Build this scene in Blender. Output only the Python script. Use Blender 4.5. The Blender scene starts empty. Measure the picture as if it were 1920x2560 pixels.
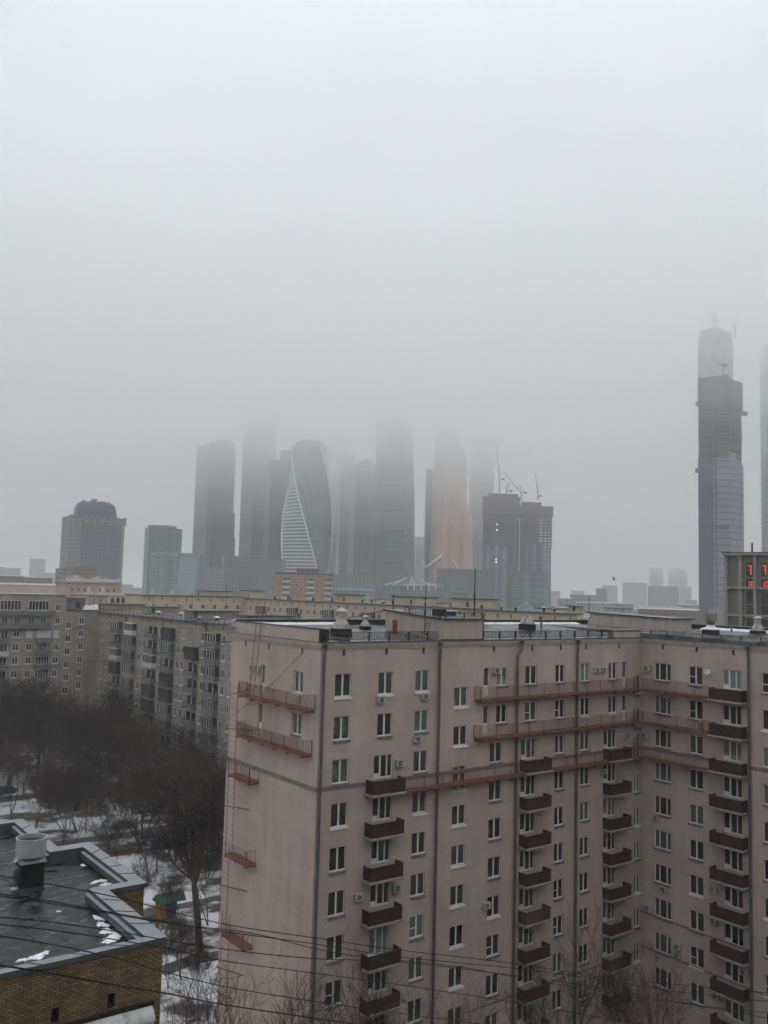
import bpy, math, random
from math import cos, sin, radians, pi, tan, sqrt, atan2
from mathutils import Vector, Matrix
random.seed(7)
SKYGAIN, HAZE, CLOUD = 17.0, 0.00035, 1.0
S = bpy.context.scene
COL = S.collection

# ------------------------------------------------------------------ camera (solved from the facade lines)
CAM = Vector((-35.936, -55.344, 40.258)); YAW, PITCH, ROLL, FPX = 0.92884, 0.088332, 0.026866, 2215.75
FW = Vector((cos(YAW)*cos(PITCH), sin(YAW)*cos(PITCH), sin(PITCH)))
_r = Vector((sin(YAW), -cos(YAW), 0)); _u = _r.cross(FW)
RT = _r*cos(ROLL)+_u*sin(ROLL); UP = -_r*sin(ROLL)+_u*cos(ROLL)
cd = bpy.data.cameras.new('camera'); cam = bpy.data.objects.new('camera', cd); COL.objects.link(cam)
M = Matrix((RT, UP, -FW)).transposed().to_4x4(); M.translation = CAM; cam.matrix_world = M
cd.sensor_fit = 'VERTICAL'; cd.sensor_height = 36.0; cd.lens = 36.0*FPX/2560.0
cd.clip_start = 0.5; cd.clip_end = 30000
S.camera = cam

def ray(px, py): return FW+RT*((px-960)/FPX)-UP*((py-1280)/FPX)
def at_d(px, py, d): return CAM+ray(px, py)*d
def at_x(px, py, x): r = ray(px, py); return CAM+r*((x-CAM.x)/r.x)
def at_y(px, py, y): r = ray(px, py); return CAM+r*((y-CAM.y)/r.y)
def at_z(px, py, z): r = ray(px, py); return CAM+r*((z-CAM.z)/r.z)
def depth_of(p): return (Vector(p)-CAM).dot(FW)

# ------------------------------------------------------------------ sky, sun, exposure
W = bpy.data.worlds.new("World"); S.world = W; W.use_nodes = True
nt = W.node_tree; nt.nodes.clear()
def N(t, **kw):
    n = nt.nodes.new(t)
    for k, v in kw.items(): setattr(n, k, v)
    return n
SUN_EL, SUN_ROT = radians(38), radians(200)
sky = N('ShaderNodeTexSky'); sky.sky_type = 'NISHITA'; sky.sun_disc = False; sky.sun_elevation = SUN_EL; sky.sun_rotation = SUN_ROT
sky.air_density = 1.0; sky.dust_density = 6.0
hs = N('ShaderNodeHueSaturation'); hs.inputs['Saturation'].default_value = 0.12
tc = N('ShaderNodeTexCoord'); sp = N('ShaderNodeSeparateXYZ'); rp = N('ShaderNodeValToRGB')
e = rp.color_ramp.elements
e[0].position = 0.0; e[0].color = (0.575, 0.575, 0.52, 1)
e[1].position = 0.62; e[1].color = (0.895, 0.92, 1.02, 1)
x = e.new(0.12); x.color = (0.585, 0.588, 0.54, 1)
x = e.new(0.22); x.color = (0.63, 0.648, 0.665, 1)
x = e.new(0.38); x.color = (0.785, 0.81, 0.87, 1)
mp = N('ShaderNodeMapping'); mp.inputs['Scale'].default_value = (1.2, 1.2, 3.5)
nz = N('ShaderNodeTexNoise'); nz.inputs['Scale'].default_value = 1.6; nz.inputs['Detail'].default_value = 4
mr = N('ShaderNodeMapRange'); mr.inputs['From Min'].default_value = 0.3; mr.inputs['From Max'].default_value = 0.7
mr.inputs['To Min'].default_value = 0.80; mr.inputs['To Max'].default_value = 1.20
vm = N('ShaderNodeVectorMath', operation='SCALE'); vs = N('ShaderNodeVectorMath', operation='SCALE'); vs.inputs['Scale'].default_value = SKYGAIN
mx = N('ShaderNodeMix', data_type='RGBA'); mx.inputs[0].default_value = 0.04
bg = N('ShaderNodeBackground'); bg.inputs['Strength'].default_value = 0.1; wo = N('ShaderNodeOutputWorld')
L = nt.links.new
L(tc.outputs['Generated'], sp.inputs[0]); L(sp.outputs['Z'], rp.inputs[0])
L(tc.outputs['Generated'], mp.inputs[0]); L(mp.outputs[0], nz.inputs['Vector']); L(nz.outputs[0], mr.inputs[0])
L(rp.outputs[0], vm.inputs[0]); L(mr.outputs[0], vm.inputs['Scale']); L(vm.outputs[0], vs.inputs[0])
L(sky.outputs[0], hs.inputs['Color']); L(vs.outputs[0], mx.inputs[6]); L(hs.outputs[0], mx.inputs[7])
L(mx.outputs[2], bg.inputs['Color']); L(bg.outputs[0], wo.inputs[0])
sd = bpy.data.lights.new('sun', 'SUN'); sd.energy = 0.5; sd.angle = radians(40); sd.color = (1.0, 0.97, 0.93)
so = bpy.data.objects.new('sun', sd); COL.objects.link(so)
so.rotation_euler = (radians(90)-SUN_EL, 0, pi-SUN_ROT)   # light comes from the sky texture's sun direction
S.view_settings.view_transform = 'Standard'; S.view_settings.look = 'None'; S.view_settings.exposure = 0.43; S.view_settings.gamma = 1.0
try:
    S.cycles.use_denoising = True; S.cycles.denoiser = 'OPENIMAGEDENOISE'
    S.cycles.max_bounces = 6; S.cycles.diffuse_bounces = 3; S.cycles.glossy_bounces = 3; S.cycles.volume_bounces = 2
    S.cycles.transparent_max_bounces = 24
except Exception: pass

# ------------------------------------------------------------------ materials
MATS = {}
def new_mat(name):
    m = bpy.data.materials.new(name); m.use_nodes = True
    b = m.node_tree.nodes['Principled BSDF']; MATS[name] = m
    return m, m.node_tree.nodes, m.node_tree.links, b
def mat(name, col, rough=0.8, var=0.12, scale=0.6, metal=0.0, spec=0.3, streak=False, bump=0.0, detail=5):
    """painted / plain surface with uneven tone of its own (dirt, wear)"""
    m, ns, lk, b = new_mat(name)
    b.inputs['Roughness'].default_value = rough; b.inputs['Metallic'].default_value = metal
    b.inputs['Specular IOR Level'].default_value = spec
    t = ns.new('ShaderNodeTexCoord'); mpn = ns.new('ShaderNodeMapping')
    mpn.inputs['Scale'].default_value = (scale, scale, scale*(0.18 if streak else 1))
    n = ns.new('ShaderNodeTexNoise'); n.inputs['Scale'].default_value = 1.0; n.inputs['Detail'].default_value = detail; n.inputs['Roughness'].default_value = 0.65
    r = ns.new('ShaderNodeMapRange'); r.inputs['From Min'].default_value = 0.3; r.inputs['From Max'].default_value = 0.7
    r.inputs['To Min'].default_value = 1-var; r.inputs['To Max'].default_value = 1+var
    v = ns.new('ShaderNodeVectorMath'); v.operation = 'SCALE'; v.inputs[0].default_value = col
    lk.new(t.outputs['Object'], mpn.inputs[0]); lk.new(mpn.outputs[0], n.inputs['Vector']); lk.new(n.outputs[0], r.inputs[0])
    lk.new(r.outputs[0], v.inputs['Scale']); lk.new(v.outputs[0], b.inputs['Base Color'])
    if bump:
        bn = ns.new('ShaderNodeBump'); bn.inputs['Strength'].default_value = bump; bn.inputs['Distance'].default_value = 0.05
        lk.new(n.outputs[0], bn.inputs['Height']); lk.new(bn.outputs[0], b.inputs['Normal'])
    return m
def brick_mat(name, c1, c2, mortar, bw, bh, ms, rough=0.85, patch=0.2, patchscale=0.25, spec=0.2, streak=True, bump=0.0, metal=0.0, offset=0.5, shift=0.0, stain=0.0):
    """courses of brick / tiles / curtain-wall panels laid out in the wall's own metres (u = x+y, v = z)"""
    m, ns, lk, b = new_mat(name)
    b.inputs['Roughness'].default_value = rough; b.inputs['Specular IOR Level'].default_value = spec; b.inputs['Metallic'].default_value = metal
    t = ns.new('ShaderNodeTexCoord'); s = ns.new('ShaderNodeSeparateXYZ'); a = ns.new('ShaderNodeMath'); a.operation = 'ADD'
    a2 = ns.new('ShaderNodeMath'); a2.operation = 'ADD'; a2.inputs[1].default_value = shift
    c = ns.new('ShaderNodeCombineXYZ'); k = ns.new('ShaderNodeTexBrick')
    k.offset = offset; k.inputs['Color1'].default_value = (*c1, 1); k.inputs['Color2'].default_value = (*c2, 1); k.inputs['Mortar'].default_value = (*mortar, 1)
    k.inputs['Scale'].default_value = 1.0; k.inputs['Mortar Size'].default_value = ms; k.inputs['Mortar Smooth'].default_value = 0.2
    k.inputs['Brick Width'].default_value = bw; k.inputs['Row Height'].default_value = bh
    lk.new(t.outputs['Object'], s.inputs[0]); lk.new(s.outputs['X'], a.inputs[0]); lk.new(s.outputs['Y'], a.inputs[1])
    lk.new(a.outputs[0], c.inputs['X']); lk.new(s.outputs['Z'], a2.inputs[0]); lk.new(a2.outputs[0], c.inputs['Y']); lk.new(c.outputs[0], k.inputs['Vector'])
    mpn = ns.new('ShaderNodeMapping'); mpn.inputs['Scale'].default_value = (patchscale, patchscale, patchscale*(0.35 if streak else 1))
    n = ns.new('ShaderNodeTexNoise'); n.inputs['Scale'].default_value = 1; n.inputs['Detail'].default_value = 6; n.inputs['Roughness'].default_value = 0.65
    r = ns.new('ShaderNodeMapRange'); r.inputs['From Min'].default_value = 0.3; r.inputs['From Max'].default_value = 0.7
    r.inputs['To Min'].default_value = 1-patch; r.inputs['To Max'].default_value = 1+patch
    v = ns.new('ShaderNodeVectorMath'); v.operation = 'SCALE'
    lk.new(t.outputs['Object'], mpn.inputs[0]); lk.new(mpn.outputs[0], n.inputs['Vector']); lk.new(n.outputs[0], r.inputs[0])
    lk.new(k.outputs['Color'], v.inputs[0]); lk.new(r.outputs[0], v.inputs['Scale']); lk.new(v.outputs[0], b.inputs['Base Color'])
    if stain:   # rain streaks and repainted patches
        for sc_, lo_, hi_ in (((1.6, 1.6, 0.16), 1-stain*.45, 1+stain*.25), ((0.35, 0.35, 4.0), 1-stain*.35, 1+stain*.25), ((0.16, 0.16, 0.30), 1-stain*.9, 1+stain*.7), ((9, 9, 14), 1-stain*.5, 1+stain*.5)):
            m2 = ns.new('ShaderNodeMapping'); m2.inputs['Scale'].default_value = sc_; n2 = ns.new('ShaderNodeTexNoise'); n2.inputs['Scale'].default_value = 1; n2.inputs['Detail'].default_value = 5
            r2 = ns.new('ShaderNodeMapRange'); r2.inputs['From Min'].default_value = 0.35; r2.inputs['From Max'].default_value = 0.65; r2.inputs['To Min'].default_value = lo_; r2.inputs['To Max'].default_value = hi_
            v2 = ns.new('ShaderNodeVectorMath'); v2.operation = 'SCALE'; src = b.inputs['Base Color'].links[0].from_socket
            lk.new(t.outputs['Object'], m2.inputs[0]); lk.new(m2.outputs[0], n2.inputs['Vector']); lk.new(n2.outputs[0], r2.inputs[0]); lk.new(src, v2.inputs[0]); lk.new(r2.outputs[0], v2.inputs['Scale']); lk.new(v2.outputs[0], b.inputs['Base Color'])
    if bump:
        bn = ns.new('ShaderNodeBump'); bn.inputs['Strength'].default_value = bump; bn.inputs['Distance'].default_value = 0.02; bn.invert = True
        lk.new(k.outputs['Fac'], bn.inputs['Height']); lk.new(bn.outputs[0], b.inputs['Normal'])
    return m
def patch_mat(name, ca, cb, scale, lo, hi, rough_a=0.5, rough_b=0.5, stretch=(1, 1, 1), spec=0.4, bump=0.0, spec_b=None, fine=None):
    """two materials of one surface in patches: wet/dry roofing, snow/soil, rust/paint"""
    m, ns, lk, b = new_mat(name)
    t = ns.new('ShaderNodeTexCoord'); mpn = ns.new('ShaderNodeMapping'); mpn.inputs['Scale'].default_value = [scale*q for q in stretch]
    n = ns.new('ShaderNodeTexNoise'); n.inputs['Scale'].default_value = 1; n.inputs['Detail'].default_value = 7; n.inputs['Roughness'].default_value = 0.62
    r = ns.new('ShaderNodeMapRange'); r.inputs['From Min'].default_value = lo; r.inputs['From Max'].default_value = hi
    x = ns.new('ShaderNodeMix'); x.data_type = 'RGBA'; x.inputs[6].default_value = (*ca, 1); x.inputs[7].default_value = (*cb, 1)
    q = ns.new('ShaderNodeMapRange'); q.inputs['To Min'].default_value = rough_a; q.inputs['To Max'].default_value = rough_b
    b.inputs['Specular IOR Level'].default_value = spec
    n2 = ns.new('ShaderNodeTexNoise'); n2.inputs['Scale'].default_value = fine or 6.0; n2.inputs['Detail'].default_value = 4
    r2 = ns.new('ShaderNodeMapRange'); r2.inputs['From Min'].default_value = 0.3; r2.inputs['From Max'].default_value = 0.7; r2.inputs['To Min'].default_value = 0.88; r2.inputs['To Max'].default_value = 1.12
    v = ns.new('ShaderNodeVectorMath'); v.operation = 'SCALE'
    lk.new(t.outputs['Object'], mpn.inputs[0]); lk.new(mpn.outputs[0], n.inputs['Vector']); lk.new(n.outputs[0], r.inputs[0])
    lk.new(r.outputs[0], x.inputs[0]); lk.new(r.outputs[0], q.inputs[0]); lk.new(q.outputs[0], b.inputs['Roughness'])
    lk.new(t.outputs['Object'], n2.inputs['Vector']); lk.new(n2.outputs[0], r2.inputs[0]); lk.new(x.outputs[2], v.inputs[0]); lk.new(r2.outputs[0], v.inputs['Scale'])
    lk.new(v.outputs[0], b.inputs['Base Color'])
    if bump:
        bn = ns.new('ShaderNodeBump'); bn.inputs['Strength'].default_value = bump; bn.inputs['Distance'].default_value = 0.1
        lk.new(n2.outputs[0], bn.inputs['Height']); lk.new(bn.outputs[0], b.inputs['Normal'])
    return m
def glass_mat(name, col, var=0.35, rough=0.12, spec=0.5, scale=0.35, lo=0.45, hi=1.9):
    m = mat(name, col, rough=rough, var=var, scale=scale, spec=spec, detail=2)
    ns, lk = m.node_tree.nodes, m.node_tree.links; b = ns['Principled BSDF']; oi = ns.new('ShaderNodeObjectInfo'); r = ns.new('ShaderNodeMapRange')
    r.inputs['To Min'].default_value = lo; r.inputs['To Max'].default_value = hi; v = ns.new('ShaderNodeVectorMath'); v.operation = 'SCALE'
    src = b.inputs['Base Color'].links[0].from_socket; lk.new(src, v.inputs[0]); lk.new(oi.outputs['Random'], r.inputs[0]); lk.new(r.outputs[0], v.inputs['Scale']); lk.new(v.outputs[0], b.inputs['Base Color'])
    mp_ = [n for n in ns if n.type == 'MAPPING'][0]; add = ns.new('ShaderNodeVectorMath'); add.operation = 'ADD'; mu = ns.new('ShaderNodeMath'); mu.operation = 'MULTIPLY'; mu.inputs[1].default_value = 300.0
    lk.new(oi.outputs['Random'], mu.inputs[0]); lk.new(mp_.outputs[0], add.inputs[0]); lk.new(mu.outputs[0], add.inputs[1])
    nz_ = [n for n in ns if n.type == 'TEX_NOISE'][0]; lk.new(add.outputs[0], nz_.inputs['Vector'])
    return m
def emit_mat(name, col, strength):
    m, ns, lk, b = new_mat(name); b.inputs['Base Color'].default_value = (*col, 1)
    b.inputs['Emission Color'].default_value = (*col, 1); b.inputs['Emission Strength'].default_value = strength; return m

brick_mat('pink', (0.47, 0.380, 0.334), (0.445, 0.36, 0.316), (0.395, 0.321, 0.283), 0.27, 0.085, 0.012, patch=0.10, patchscale=0.35, bump=0.3, stain=0.09)
mat('pink_trim', (0.38, 0.325, 0.275), var=0.15, scale=1.2, streak=True)
mat('belt', (0.20, 0.175, 0.16), var=0.2, scale=1.5)
mat('white_frame', (0.62, 0.62, 0.60), rough=0.45, var=0.06, scale=2)
mat('grey_sill', (0.16, 0.155, 0.15), var=0.2, scale=2)
mat('white_sill', (0.66, 0.65, 0.60), rough=0.5, var=0.08, scale=2)
mat('interior', (0.035, 0.030, 0.028), var=0.5, scale=0.8)
glass_mat('glass_dark', (0.022, 0.021, 0.021)); glass_mat('glass_mid', (0.055, 0.055, 0.055)); glass_mat('glass_blue', (0.15, 0.18, 0.18), var=0.15, lo=.8, hi=1.2)
glass_mat('glass_curtain', (0.11, 0.108, 0.10), var=0.6, scale=1.5, lo=.6, hi=1.5); mat('red_panel', (0.11, 0.035, 0.03), var=0.25, scale=2)
brick_mat('maroon_slats', (0.072, 0.032, 0.029), (0.060, 0.028, 0.025), (0.028, 0.015, 0.014), 0.10, 9.0, 0.016, offset=0.0, patch=0.12, rough=0.6)
brick_mat('brown_slats', (0.10, 0.075, 0.06), (0.09, 0.068, 0.052), (0.03, 0.02, 0.016), 0.11, 9.0, 0.022, offset=0.0, patch=0.2, rough=0.7)
mat('slab', (0.30, 0.27, 0.25), var=0.3, scale=1.5)
mat('rust_red', (0.185, 0.072, 0.052), rough=0.7, var=0.35, scale=2.5)
mat('rail_red', (0.16, 0.072, 0.06), rough=0.7, var=0.2, scale=2.5)
mat('pipe', (0.105, 0.108, 0.105), rough=0.5, var=0.25, scale=1.0, metal=0.2)
patch_mat('wet_roof', (0.05, 0.053, 0.056), (0.125, 0.13, 0.135), 0.22, 0.42, 0.62, 0.16, 0.45, spec=0.5, stretch=(0.6, 1, 1), bump=0.08)
patch_mat('brick_roof', (0.010, 0.011, 0.012), (0.040, 0.042, 0.043), 0.9, 0.44, 0.58, 0.24, 0.7, spec=0.25, stretch=(1, 1.9, 1), bump=0.12, fine=3)
mat('black', (0.012, 0.012, 0.012), rough=0.6, var=0.2); mat('tar', (0.018, 0.018, 0.018), rough=0.5, var=0.3, scale=2)
mat('dark_metal', (0.035, 0.035, 0.037), rough=0.5, var=0.2)
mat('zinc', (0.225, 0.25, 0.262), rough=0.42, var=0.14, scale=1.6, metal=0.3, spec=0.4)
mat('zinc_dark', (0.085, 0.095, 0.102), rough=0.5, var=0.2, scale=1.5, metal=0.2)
mat('steel_light', (0.40, 0.40, 0.39), rough=0.5, var=0.16, scale=3, metal=0.25)
patch_mat('rusty_white', (0.36, 0.33, 0.30), (0.13, 0.06, 0.03), 1.6, 0.50, 0.70, 0.6, 0.85, stretch=(1, 1, 0.35))
patch_mat('rusty_grey', (0.22, 0.19, 0.17), (0.13, 0.08, 0.055), 1.2, 0.45, 0.68, 0.6, 0.85)
patch_mat('snow', (0.78, 0.79, 0.81), (0.66, 0.66, 0.67), 1.0, 0.4, 0.7, 0.7, 0.8, spec=0.2, bump=0.3)
patch_mat('yard', (0.56, 0.565, 0.57), (0.075, 0.062, 0.052), 0.11, 0.47, 0.55, 0.8, 0.9, spec=0.15, bump=0.5, fine=1.3)
patch_mat('path', (0.052, 0.047, 0.043), (0.10, 0.095, 0.09), 0.3, 0.4, 0.65, 0.5, 0.8)
patch_mat('far_land', (0.16, 0.16, 0.16), (0.42, 0.42, 0.43), 0.02, 0.48, 0.60, 0.8, 0.8, fine=0.05)
brick_mat('ochre_brick', (0.265, 0.186, 0.10), (0.155, 0.104, 0.056), (0.075, 0.052, 0.032), 0.27, 0.088, 0.016, patch=0.22, patchscale=1.2, streak=False, bump=0.5, stain=0.16)
brick_mat('olive_wall', (0.31, 0.275, 0.228), (0.285, 0.253, 0.21), (0.24, 0.213, 0.177), 0.6, 0.2, 0.02, patch=0.22, patchscale=0.22, stain=0.15)
mat('olive_orange', (0.27, 0.215, 0.145), var=0.2, scale=0.3)
mat('cream_wall', (0.45, 0.37, 0.265), var=0.12, scale=0.15); mat('peach_wall', (0.40, 0.29, 0.235), var=0.1, scale=0.15)
mat('stone', (0.44, 0.40, 0.34), var=0.12, scale=0.4); mat('grey_panel', (0.135, 0.14, 0.145), var=0.2, scale=0.4); mat('white_panel', (0.46, 0.47, 0.48), var=0.12, scale=0.4)
mat('dark_panel', (0.045, 0.040, 0.038), var=0.3, scale=0.4); mat('concrete', (0.17, 0.162, 0.15), var=0.18, scale=0.6, streak=True)
mat('concrete_light', (0.25, 0.24, 0.22), var=0.18, scale=0.8, streak=True)
mat('bark', (0.045, 0.036, 0.032), var=0.3, scale=1.5, spec=0.1); mat('twig', (0.034, 0.027, 0.025), var=0.25, scale=0.4, spec=0.05)
mat('twig_dark', (0.022, 0.018, 0.018), var=0.25, scale=0.4, spec=0.05); mat('twig_red', (0.046, 0.030, 0.026), var=0.25, scale=0.4, spec=0.05); mat('bark_orange', (0.16, 0.075, 0.035), var=0.4, scale=1.0, spec=0.05)
mat('cable', (0.015, 0.013, 0.012), rough=0.7, var=0.05)
mat('blue_paint', (0.03, 0.048, 0.095), var=0.2, scale=1); mat('red_paint', (0.10, 0.03, 0.03), var=0.2, scale=1)
mat('green_paint', (0.03, 0.10, 0.075), var=0.2, scale=1); mat('orange_paint', (0.30, 0.14, 0.03), var=0.2, scale=1); mat('yellow_paint', (0.40, 0.28, 0.05), var=0.2, scale=1)
patch_mat('canopy', (0.48, 0.52, 0.50), (0.16, 0.15, 0.13), 1.3, 0.55, 0.72, 0.5, 0.7)
mat('ac_white', (0.36, 0.35, 0.32), rough=0.5, var=0.12, scale=2)
mat('door_red', (0.24, 0.035, 0.03), rough=0.6, var=0.2, scale=2); mat('tyre', (0.012, 0.012, 0.012), rough=0.9)
for nm_ in ('twig', 'twig_dark', 'twig_red', 'bark'):   # every tree its own tone
    m = MATS[nm_]; ns, lk = m.node_tree.nodes, m.node_tree.links; b = ns['Principled BSDF']; oi = ns.new('ShaderNodeObjectInfo'); r = ns.new('ShaderNodeMapRange'); r.inputs['To Min'].default_value = 0.55; r.inputs['To Max'].default_value = 2.1
    v = ns.new('ShaderNodeVectorMath'); v.operation = 'SCALE'; src = b.inputs['Base Color'].links[0].from_socket; lk.new(src, v.inputs[0]); lk.new(oi.outputs['Random'], r.inputs[0]); lk.new(r.outputs[0], v.inputs['Scale']); lk.new(v.outputs[0], b.inputs['Base Color'])
emit_mat('red_led', (1.0, 0.12, 0.10), 0.30); emit_mat('site_lamp', (0.95, 0.97, 1.0), 10.0)
# curtain walls and far facades: (panel, panel, joint, width, height, joint size)
def cw(name, a, b, c, w, h, s, **k): return brick_mat(name, a, b, c, w, h, s, rough=k.pop('rough', 0.35), offset=0.0, streak=k.pop('streak', True), patchscale=k.pop('patchscale', 0.012), patch=k.pop('patch', 0.15), spec=k.pop('spec', 0.5), **k)
cw('cw_dark', (0.022, 0.040, 0.050), (0.055, 0.080, 0.092), (0.105, 0.14, 0.15), 5.2, 7.8, 0.75, patch=.3)
cw('cw_deep', (0.022, 0.036, 0.044), (0.046, 0.064, 0.074), (0.085, 0.108, 0.118), 4.4, 7.0, 0.6, patch=.3)
cw('cw_mid', (0.045, 0.064, 0.075), (0.085, 0.108, 0.120), (0.17, 0.20, 0.21), 4.6, 4.4, 0.8, patch=.25)
cw('cw_green', (0.075, 0.105, 0.115), (0.09, 0.12, 0.13), (0.13, 0.155, 0.165), 4.0, 3.8, 0.5)
cw('cw_pale', (0.21, 0.28, 0.30), (0.23, 0.30, 0.32), (0.27, 0.34, 0.36), 30, 4.0, 0.5)
cw('cw_grey', (0.16, 0.178, 0.205), (0.215, 0.235, 0.26), (0.06, 0.07, 0.10), 3.6, 5.2, 0.5, patch=.2)
cw('cw_stripe', (0.05, 0.06, 0.085), (0.065, 0.075, 0.10), (0.17, 0.18, 0.19), 2.2, 40, 0.4)
cw('cw_orange', (0.50, 0.275, 0.20), (0.46, 0.255, 0.185), (0.36, 0.22, 0.175), 2.6, 3.6, 0.45)
cw('skeleton', (0.016, 0.015, 0.020), (0.030, 0.028, 0.034), (0.07, 0.066, 0.074), 5.0, 3.4, 0.55)
cw('net_maroon', (0.075, 0.040, 0.045), (0.09, 0.048, 0.05), (0.06, 0.033, 0.04), 4.0, 6.0, 0.3, rough=0.9, spec=0.1)
cw('evo_stripe', (0.060, 0.075, 0.085), (0.070, 0.085, 0.095), (0.55, 0.57, 0.57), 400, 4.9, 1.15, patch=0.05)
cw('panel_block', (0.055, 0.055, 0.065), (0.18, 0.178, 0.175), (0.26, 0.255, 0.25), 6, 5.6, 1.7, rough=0.8, spec=0.1)
cw('panel_white', (0.10, 0.11, 0.12), (0.24, 0.24, 0.24), (0.30, 0.30, 0.295), 5, 4.2, 1.3, rough=0.8, spec=0.1)
cw('brown_block', (0.08, 0.06, 0.055), (0.14, 0.11, 0.095), (0.18, 0.14, 0.12), 2.9, 2.9, 0.8, rough=0.8, spec=0.1)
cw('hotel_stone', (0.065, 0.068, 0.073), (0.15, 0.15, 0.148), (0.23, 0.225, 0.215), 3.6, 3.8, 1.1, rough=0.8, spec=0.1)
cw('hotel_glass', (0.045, 0.065, 0.095), (0.07, 0.092, 0.125), (0.11, 0.125, 0.145), 3.6, 4.2, 0.5)
mat('hotel_blue', (0.045, 0.075, 0.11), rough=0.35, var=0.15, scale=0.1); mat('hut_blue', (0.22, 0.34, 0.44), rough=0.4, var=0.06, scale=0.3)
mat('mercury_rib', (0.46, 0.34, 0.28), var=0.1, scale=0.1); mat('evo_white', (0.60, 0.62, 0.62), var=0.05, scale=0.1)
brick_mat('orange_brick', (0.36, 0.235, 0.155), (0.34, 0.22, 0.145), (0.31, 0.21, 0.15), 0.8, 0.3, 0.03, patch=0.1, patchscale=0.08)

# ------------------------------------------------------------------ mesh builder and object helpers
class MB:
    def __init__(s): s.v = []; s.f = []; s.m = []; s.names = []
    def mi(s, m):
        if m not in s.names: s.names.append(m)
        return s.names.index(m)
    def face(s, pts, m):
        i = len(s.v); s.v += [tuple(p) for p in pts]; s.f.append(tuple(range(i, i+len(pts)))); s.m.append(s.mi(m))
    def box(s, x0, x1, y0, y1, z0, z1, m, skip=''):
        if x0 > x1: x0, x1 = x1, x0
        if y0 > y1: y0, y1 = y1, y0
        i = len(s.v); k = s.mi(m)
        s.v += [(x0, y0, z0), (x1, y0, z0), (x1, y1, z0), (x0, y1, z0), (x0, y0, z1), (x1, y0, z1), (x1, y1, z1), (x0, y1, z1)]
        for t, q in (('b', (0, 3, 2, 1)), ('t', (4, 5, 6, 7)), ('y', (0, 1, 5, 4)), ('X', (1, 2, 6, 5)), ('Y', (2, 3, 7, 6)), ('x', (3, 0, 4, 7))):
            if t not in skip: s.f.append(tuple(i+j for j in q)); s.m.append(k)
    def prism(s, poly, z0, z1, m, top=None, cap=True):
        n = len(poly); a = sum(poly[i][0]*poly[(i+1) % n][1]-poly[(i+1) % n][0]*poly[i][1] for i in range(n))
        if a < 0: poly = poly[::-1]
        t = [(p[0], p[1], z0) for p in poly]; u = [(p[0], p[1], z1) for p in poly]
        for i in range(n): j = (i+1) % n; s.face([t[i], t[j], u[j], u[i]], m)
        if cap: s.face(u, top or m); s.face(t[::-1], m)
    def loft(s, rings, m, caps=True):
        """rings: equal-length loops of points, bottom to top; one shared grid of vertices"""
        n = len(rings[0]); i0 = len(s.v); k = s.mi(m)
        for r in rings: s.v += [tuple(p) for p in r]
        for a in range(len(rings)-1):
            for b in range(n):
                c = (b+1) % n; s.f.append((i0+a*n+b, i0+a*n+c, i0+(a+1)*n+c, i0+(a+1)*n+b)); s.m.append(k)
        if caps:
            s.f.append(tuple(i0+b for b in range(n))[::-1]); s.m.append(k)
            s.f.append(tuple(i0+(len(rings)-1)*n+b for b in range(n))); s.m.append(k)
    def tube(s, a, b, r, m, n=6, r2=None, caps=True):
        a = Vector(a); b = Vector(b); d = b-a
        if d.length < 1e-6: return
        d.normalize(); p = d.orthogonal().normalized(); q = d.cross(p); r2 = r if r2 is None else r2
        s.loft([[a+(p*cos(2*pi*i/n)+q*sin(2*pi*i/n))*r for i in range(n)], [b+(p*cos(2*pi*i/n)+q*sin(2*pi*i/n))*r2 for i in range(n)]], m, caps)
    def bar(s, a, b, w, m): s.tube(a, b, w*0.7, m, 4)
    def cyl(s, c, r, z0, z1, m, n=20, r2=None): s.tube((c[0], c[1], z0), (c[0], c[1], z1), r, m, n, r2)
    def build(s, name, parent=None, loc=None, rot=0.0, smooth=False, local=False):
        me = bpy.data.meshes.new(name); me.from_pydata(s.v, [], s.f)
        for n in s.names: me.materials.append(MATS[n])
        me.polygons.foreach_set('material_index', s.m); 
        if smooth: me.polygons.foreach_set('use_smooth', [True]*len(me.polygons))
        me.update()
        return place(name, me, parent, loc, rot, local)
def place(name, me, parent=None, loc=None, rot=0.0, local=False):
    o = bpy.data.objects.new(name, me); COL.objects.link(o)
    l = Vector(loc) if loc is not None else Vector((0, 0, 0))
    if parent is not None:
        o.parent = parent
        if not local: l = l-wloc(parent)
    o.location = l; o.rotation_euler = (0, 0, rot)
    return o
def wloc(o):
    l = Vector((0, 0, 0))
    while o is not None: l = l+Vector(o.location); o = o.parent
    return l
def tag(o, label=None, cat=None, group=None, kind=None):
    if label: o['label'] = label
    if cat: o['category'] = cat
    if group: o['group'] = group
    if kind: o['kind'] = kind
    return o
def thing(name, label, cat, loc=(0, 0, 0), rot=0.0, group=None):
    o = bpy.data.objects.new(name, None); COL.objects.link(o); o.location = loc; o.rotation_euler = (0, 0, rot); o.empty_display_size = 0.5
    return tag(o, label, cat, group)
def dup(root, loc, rot, label=None, scale=None, group=None):
    r = root.copy(); COL.objects.link(r); r.location = loc; r.rotation_euler = (0, 0, rot)
    if scale: r.scale = (scale[0], scale[1], scale[2]) if isinstance(scale, tuple) else (scale,)*3
    if label: r['label'] = label
    if group: r['group'] = group
    for ch in KIDS[root.name]:
        c = ch.copy(); COL.objects.link(c); c.parent = r
    return r
KIDS = {}
def structure(mb, name): return tag(mb.build(name), kind='structure')

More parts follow.
